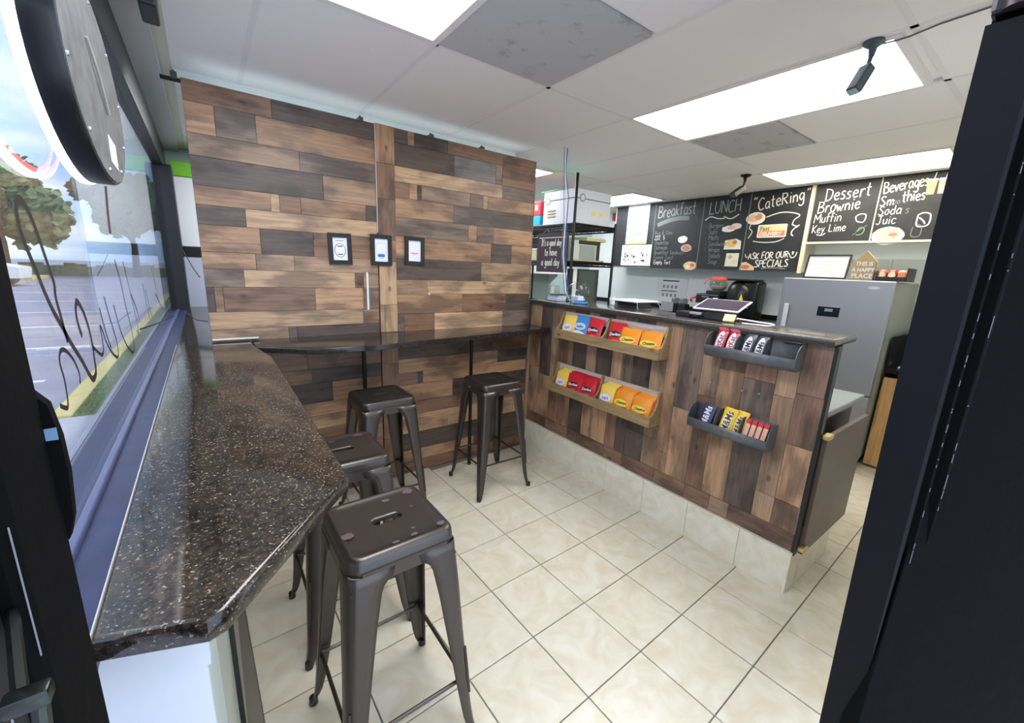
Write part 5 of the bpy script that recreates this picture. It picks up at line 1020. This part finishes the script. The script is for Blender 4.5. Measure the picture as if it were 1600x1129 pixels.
hd = MB(); hd.rbox(-1.2815, -1.2712, -2.104, -2.098, 1.3475, 1.3535, .0012, 2); hd.tube([(-1.2745, -2.098, 1.3495), (-1.2747, -2.10, 1.345), (-1.2755, -2.10, 1.334)], .0022, 8); hd.tube([(-1.2785, -2.098, 1.35), (-1.290, -2.056, 1.352)], .002, 6)
o = cp_(hd, 'pull_handle', mat('handle_gunmetal', (62, 66, 62), .25, .9), True, db)
lk = MB(); lk.prism([(-.004, -.046), (.001, -.044), (.0035, -.034), (.005, -.012), (.0048, .006), (.003, .022), (-.001, .028), (-.006, .026)], .006, frame((-1.2862, -1.997, 1.392), (1, 0, 0), (0, 0, 1))); o = cp_(lk, 'lock_housing', DBL, True, db)
b = MB(); b.box(-1.2855, -1.2818, -2.0045, -2.0035, 1.398, 1.4035); cp_(b, 'blue_label', mat('label_blue', (110, 140, 170), .5), False, db)
d2 = empty('door_2', (-.2, -2.1, 0)); tag(d2, kind='structure')
LEAN = [(0, .175), (.2, .145), (.442, .112), (.7, .073), (.95, .040), (1.2, .010), (1.308, 0), (1.5, -.013), (1.7, -.019), (1.856, -.022), (2.1, -.024), (2.33, -.025)]
def lean(z):
    for (a, p), (c, q) in zip(LEAN, LEAN[1:]):
        if z <= c: return p+(q-p)*(z-a)/(c-a)
    return LEAN[-1][1]
def jamb(x0, x1, y0, y1, m, name, z0=0, z1=2.09):
    """warped, leaning door edge as in the photo"""
    b = MB(); n = 24; Ls = []
    for k in range(n+1):
        z = z0+(z1-z0)*k/n; d = lean(z); e = .002
        Ls.append([Vector(p) for p in ((x0+d+e, y0, z), (x1+d, y0, z), (x1+d, y1, z), (x0+d, y1, z), (x0+d, y0+e, z))])
    b.loft(Ls, True, True, True)
    return cp_(b, name, m, False, d2)
DNV = mat('door_blue_black', (13, 14, 18), .6, spec=.15, bump=.1, bscale=25)
jamb(-.244, -.208, -2.16, -2.10, DNV, 'door_edge', z1=1.855)
jamb(-.208, -.190, -2.172, -2.10, DBL, 'door_stop', z1=2.3)
jamb(-.190, -.15, -2.187, -2.10, DBL, 'door_stop', z1=2.3)
b = MB(); F = frame((-.175, -2.165, 0), (.70, -.714, 0), (0, 0, 1)); b.rbox(0, 1.0, 0, 2.3, -.045, 0, .003, 2, F); cp_(b, 'door_leaf', DBL, False, d2)
sp = MB(); rr = random.Random(9)
for k in range(60):
    z = rr.uniform(.45, 1.8); xx = -.2095 if k % 3 else -.191; l = rr.uniform(.002, .018)
    x = xx+lean(z); yy = -2.1725 if k % 3 else -2.1875; sp.box(x-.0004, x+rr.uniform(.0002, .0014), yy, yy+.001, z, z+l)
cp_(sp, 'scratch_mark', SCR, False, d2)
b = MB(); b.rbox(-.262, .2, -2.195, -2.10, 1.868, 1.90, .006, 2); cp_(b, 'closer_arm', BLACK, False, d2)
b = MB(); b.lathe([(0, 0), (.018, 0), (.018, .03), (.010, .036), (0, .036)], (-.262, -2.13, 1.868), 12); cp_(b, 'hinge_knob', mat('hinge_bronze', (60, 52, 54), .4, .5), True, d2)

# ---------------------------------------------------------------- outside the window
def ground(name, label, cat, x0, x1, y0, y1, z, m, kind='structure'):
    b = MB(); b.box(x0, x1, y0, y1, z-.1, z); return tag(b.build(name, m), label, None, None, kind)
ground('sidewalk', None, None, -2.24, -1.47, -6, 60, -.10, mat('sidewalk_concrete', (186, 182, 190), .8, var=.06, vscale=3))
ground('sidewalk_landing', None, None, -2.56, -2.24, -6, 3.25, -.10, mat('sidewalk_concrete', (186, 182, 190), .8))
ground('asphalt', None, None, -60, -2.55, -30, 90, -.16, mat('asphalt', (150, 146, 158), .9, var=.08, vscale=1.5, bump=.2, bscale=80))
b = MB(); b.box(-2.40, -2.24, 3.25, 60, -.2, -.09)
rg = random.Random(5)
for k in range(4500):
    x, y = rg.uniform(-2.39, -2.25), 3.27+abs(rg.gauss(0, 4)); h = rg.uniform(.01, .035); a = rg.uniform(0, 6.28)
    v = [b.bm.verts.new(p) for p in ((x, y, -.091), (x+.006*math.cos(a), y+.006*math.sin(a), -.091), (x+rg.uniform(-.01, .01), y+rg.uniform(-.01, .01), -.09+h))]; b.bm.faces.new(v)
tag(b.build('lawn_strip', mat('lawn_green', (104, 128, 84), .9, var=.25, vscale=6)), 'strip of short green grass between the sidewalk and the yellow kerb', 'grass', None, 'stuff')
b = MB(); b.rbox(-2.56, -2.40, 3.25, 60, -.2, -.075, .015, 2); tag(b.build('kerb', mat('kerb_yellow', (214, 196, 130), .8, var=.1)), kind='structure')
b = MB()
for y in (5.2, 7.8, 10.6, 13.6, 17, 21): b.box(-7.8, -3.0, y, y+.12, -.16, -.156)
tag(b.build('parking_line', mat('road_paint', (214, 212, 206), .8)), kind='structure')
b = MB(); b.rbox(-40, -8.5, 30, 33, -.2, .0, .02, 1); tag(b.build('far_median', mat('kerb_yellow', (214, 196, 130), .8)), kind='structure')
LEAF = mat('leaf_green', (124, 140, 92), .7, var=.3, vscale=2); LEAF2 = mat('leaf_dark', (84, 108, 82), .7, var=.3, vscale=2); BARK = mat('bark', (90, 74, 62), .9)
def tree(x, y, h, r, label, m, n=900):
    t = empty('tree', (x, y, -.15), label, 'tree', 'trees across the parking lot'); q = random.Random(int(x*7+y))
    b = MB(); b.tube([(x, y, -.2), (x+.1, y, h*.3), (x-.1, y+.1, h*.6)], [.22, .16, .09], 8)
    for k in range(5): a = k*1.3; b.tube([(x, y, h*.35), (x+r*.5*math.cos(a), y+r*.5*math.sin(a), h*.65)], [.09, .04], 6)
    cp_(b, 'trunk', BARK, True, t)
    b = MB()
    blobs = [(x+q.uniform(-.6, .6)*r, y+q.uniform(-.6, .6)*r, h*q.uniform(.5, .88), r*q.uniform(.35, .6)) for _ in range(12)]
    for k in range(n):
        bx_, by_, bz_, br_ = blobs[k % 12]; d = Vector((q.gauss(0, 1), q.gauss(0, 1), q.gauss(0, .8))).normalized()*br_*q.uniform(.75, 1.05); c = Vector((bx_, by_, bz_))+d
        s = .26; u = Vector((q.gauss(0, 1), q.gauss(0, 1), q.gauss(0, 1))).normalized(); v = u.orthogonal().normalized()
        P = [b.bm.verts.new(c+u*s*a_+v*s*b_) for a_, b_ in ((-1, -.5), (0, -.9), (1, 0), (.2, .8), (-.7, .6))]; b.bm.faces.new(P)
    for bl in blobs:
        g = bmesh.ops.create_icosphere(b.bm, subdivisions=2, radius=bl[3]*.85, matrix=Matrix.Translation(bl[:3]))
    o = cp_(b, 'foliage', m, False, t); o['kind'] = 'stuff'
tree(-15.5, 29, 7.2, 3.2, 'bushy tree at the far left edge of the window view', LEAF2, 2200)
tree(-9.6, 31, 5.8, 2.8, 'rounded green tree in the middle of the window view', LEAF, 2200)
tree(-4.9, 35, 6.2, 2.4, 'dark green tree right of the rounded one in the window view', LEAF2, 2200)
tree(-1.0, 44, 6.6, 2.4, 'tree half hidden behind the window post', LEAF, 1600)
b = MB(); 
for k in range(60):
    x = -30+k*.48; b.box(x, x+.5, 36, 36.5, -.15, .55+.12*math.sin(k*1.7))
tag(b.build('hedge', LEAF, None), 'low clipped hedge across the road beyond the parking lot', 'hedge')
wb = empty('white_van', (-9.5, 26, -.16), 'small white car parked far across the lot', 'car')
b = MB(); b.prism([(-1.9, .35), (1.9, .35), (1.95, .8), (1.2, .95), (.6, 1.4), (-1.0, 1.4), (-1.7, .95), (-1.95, .8)], 1.6, frame((-9.5, 26, -.16), (1, 0, 0), (0, 0, 1))); cp_(b, 'body', WHITE, False, wb)
b = MB(); b.prism([(-1.45, .98), (1.0, .98), (.55, 1.32), (-.95, 1.32)], 1.62, frame((-9.5, 26.01, -.16), (1, 0, 0), (0, 0, 1))); cp_(b, 'window', mat('car_glass', (50, 56, 62), .1), False, wb)
for x in (-10.7, -8.3):
    b = MB(); b.lathe([(0, 0), (.32, 0), (.34, .03), (.34, .2), (0, .22)], n=16, M=frame((x, 26.05, .18), (1, 0, 0), (0, 0, 1))); cp_(b, 'wheel', BLACK, True, wb)
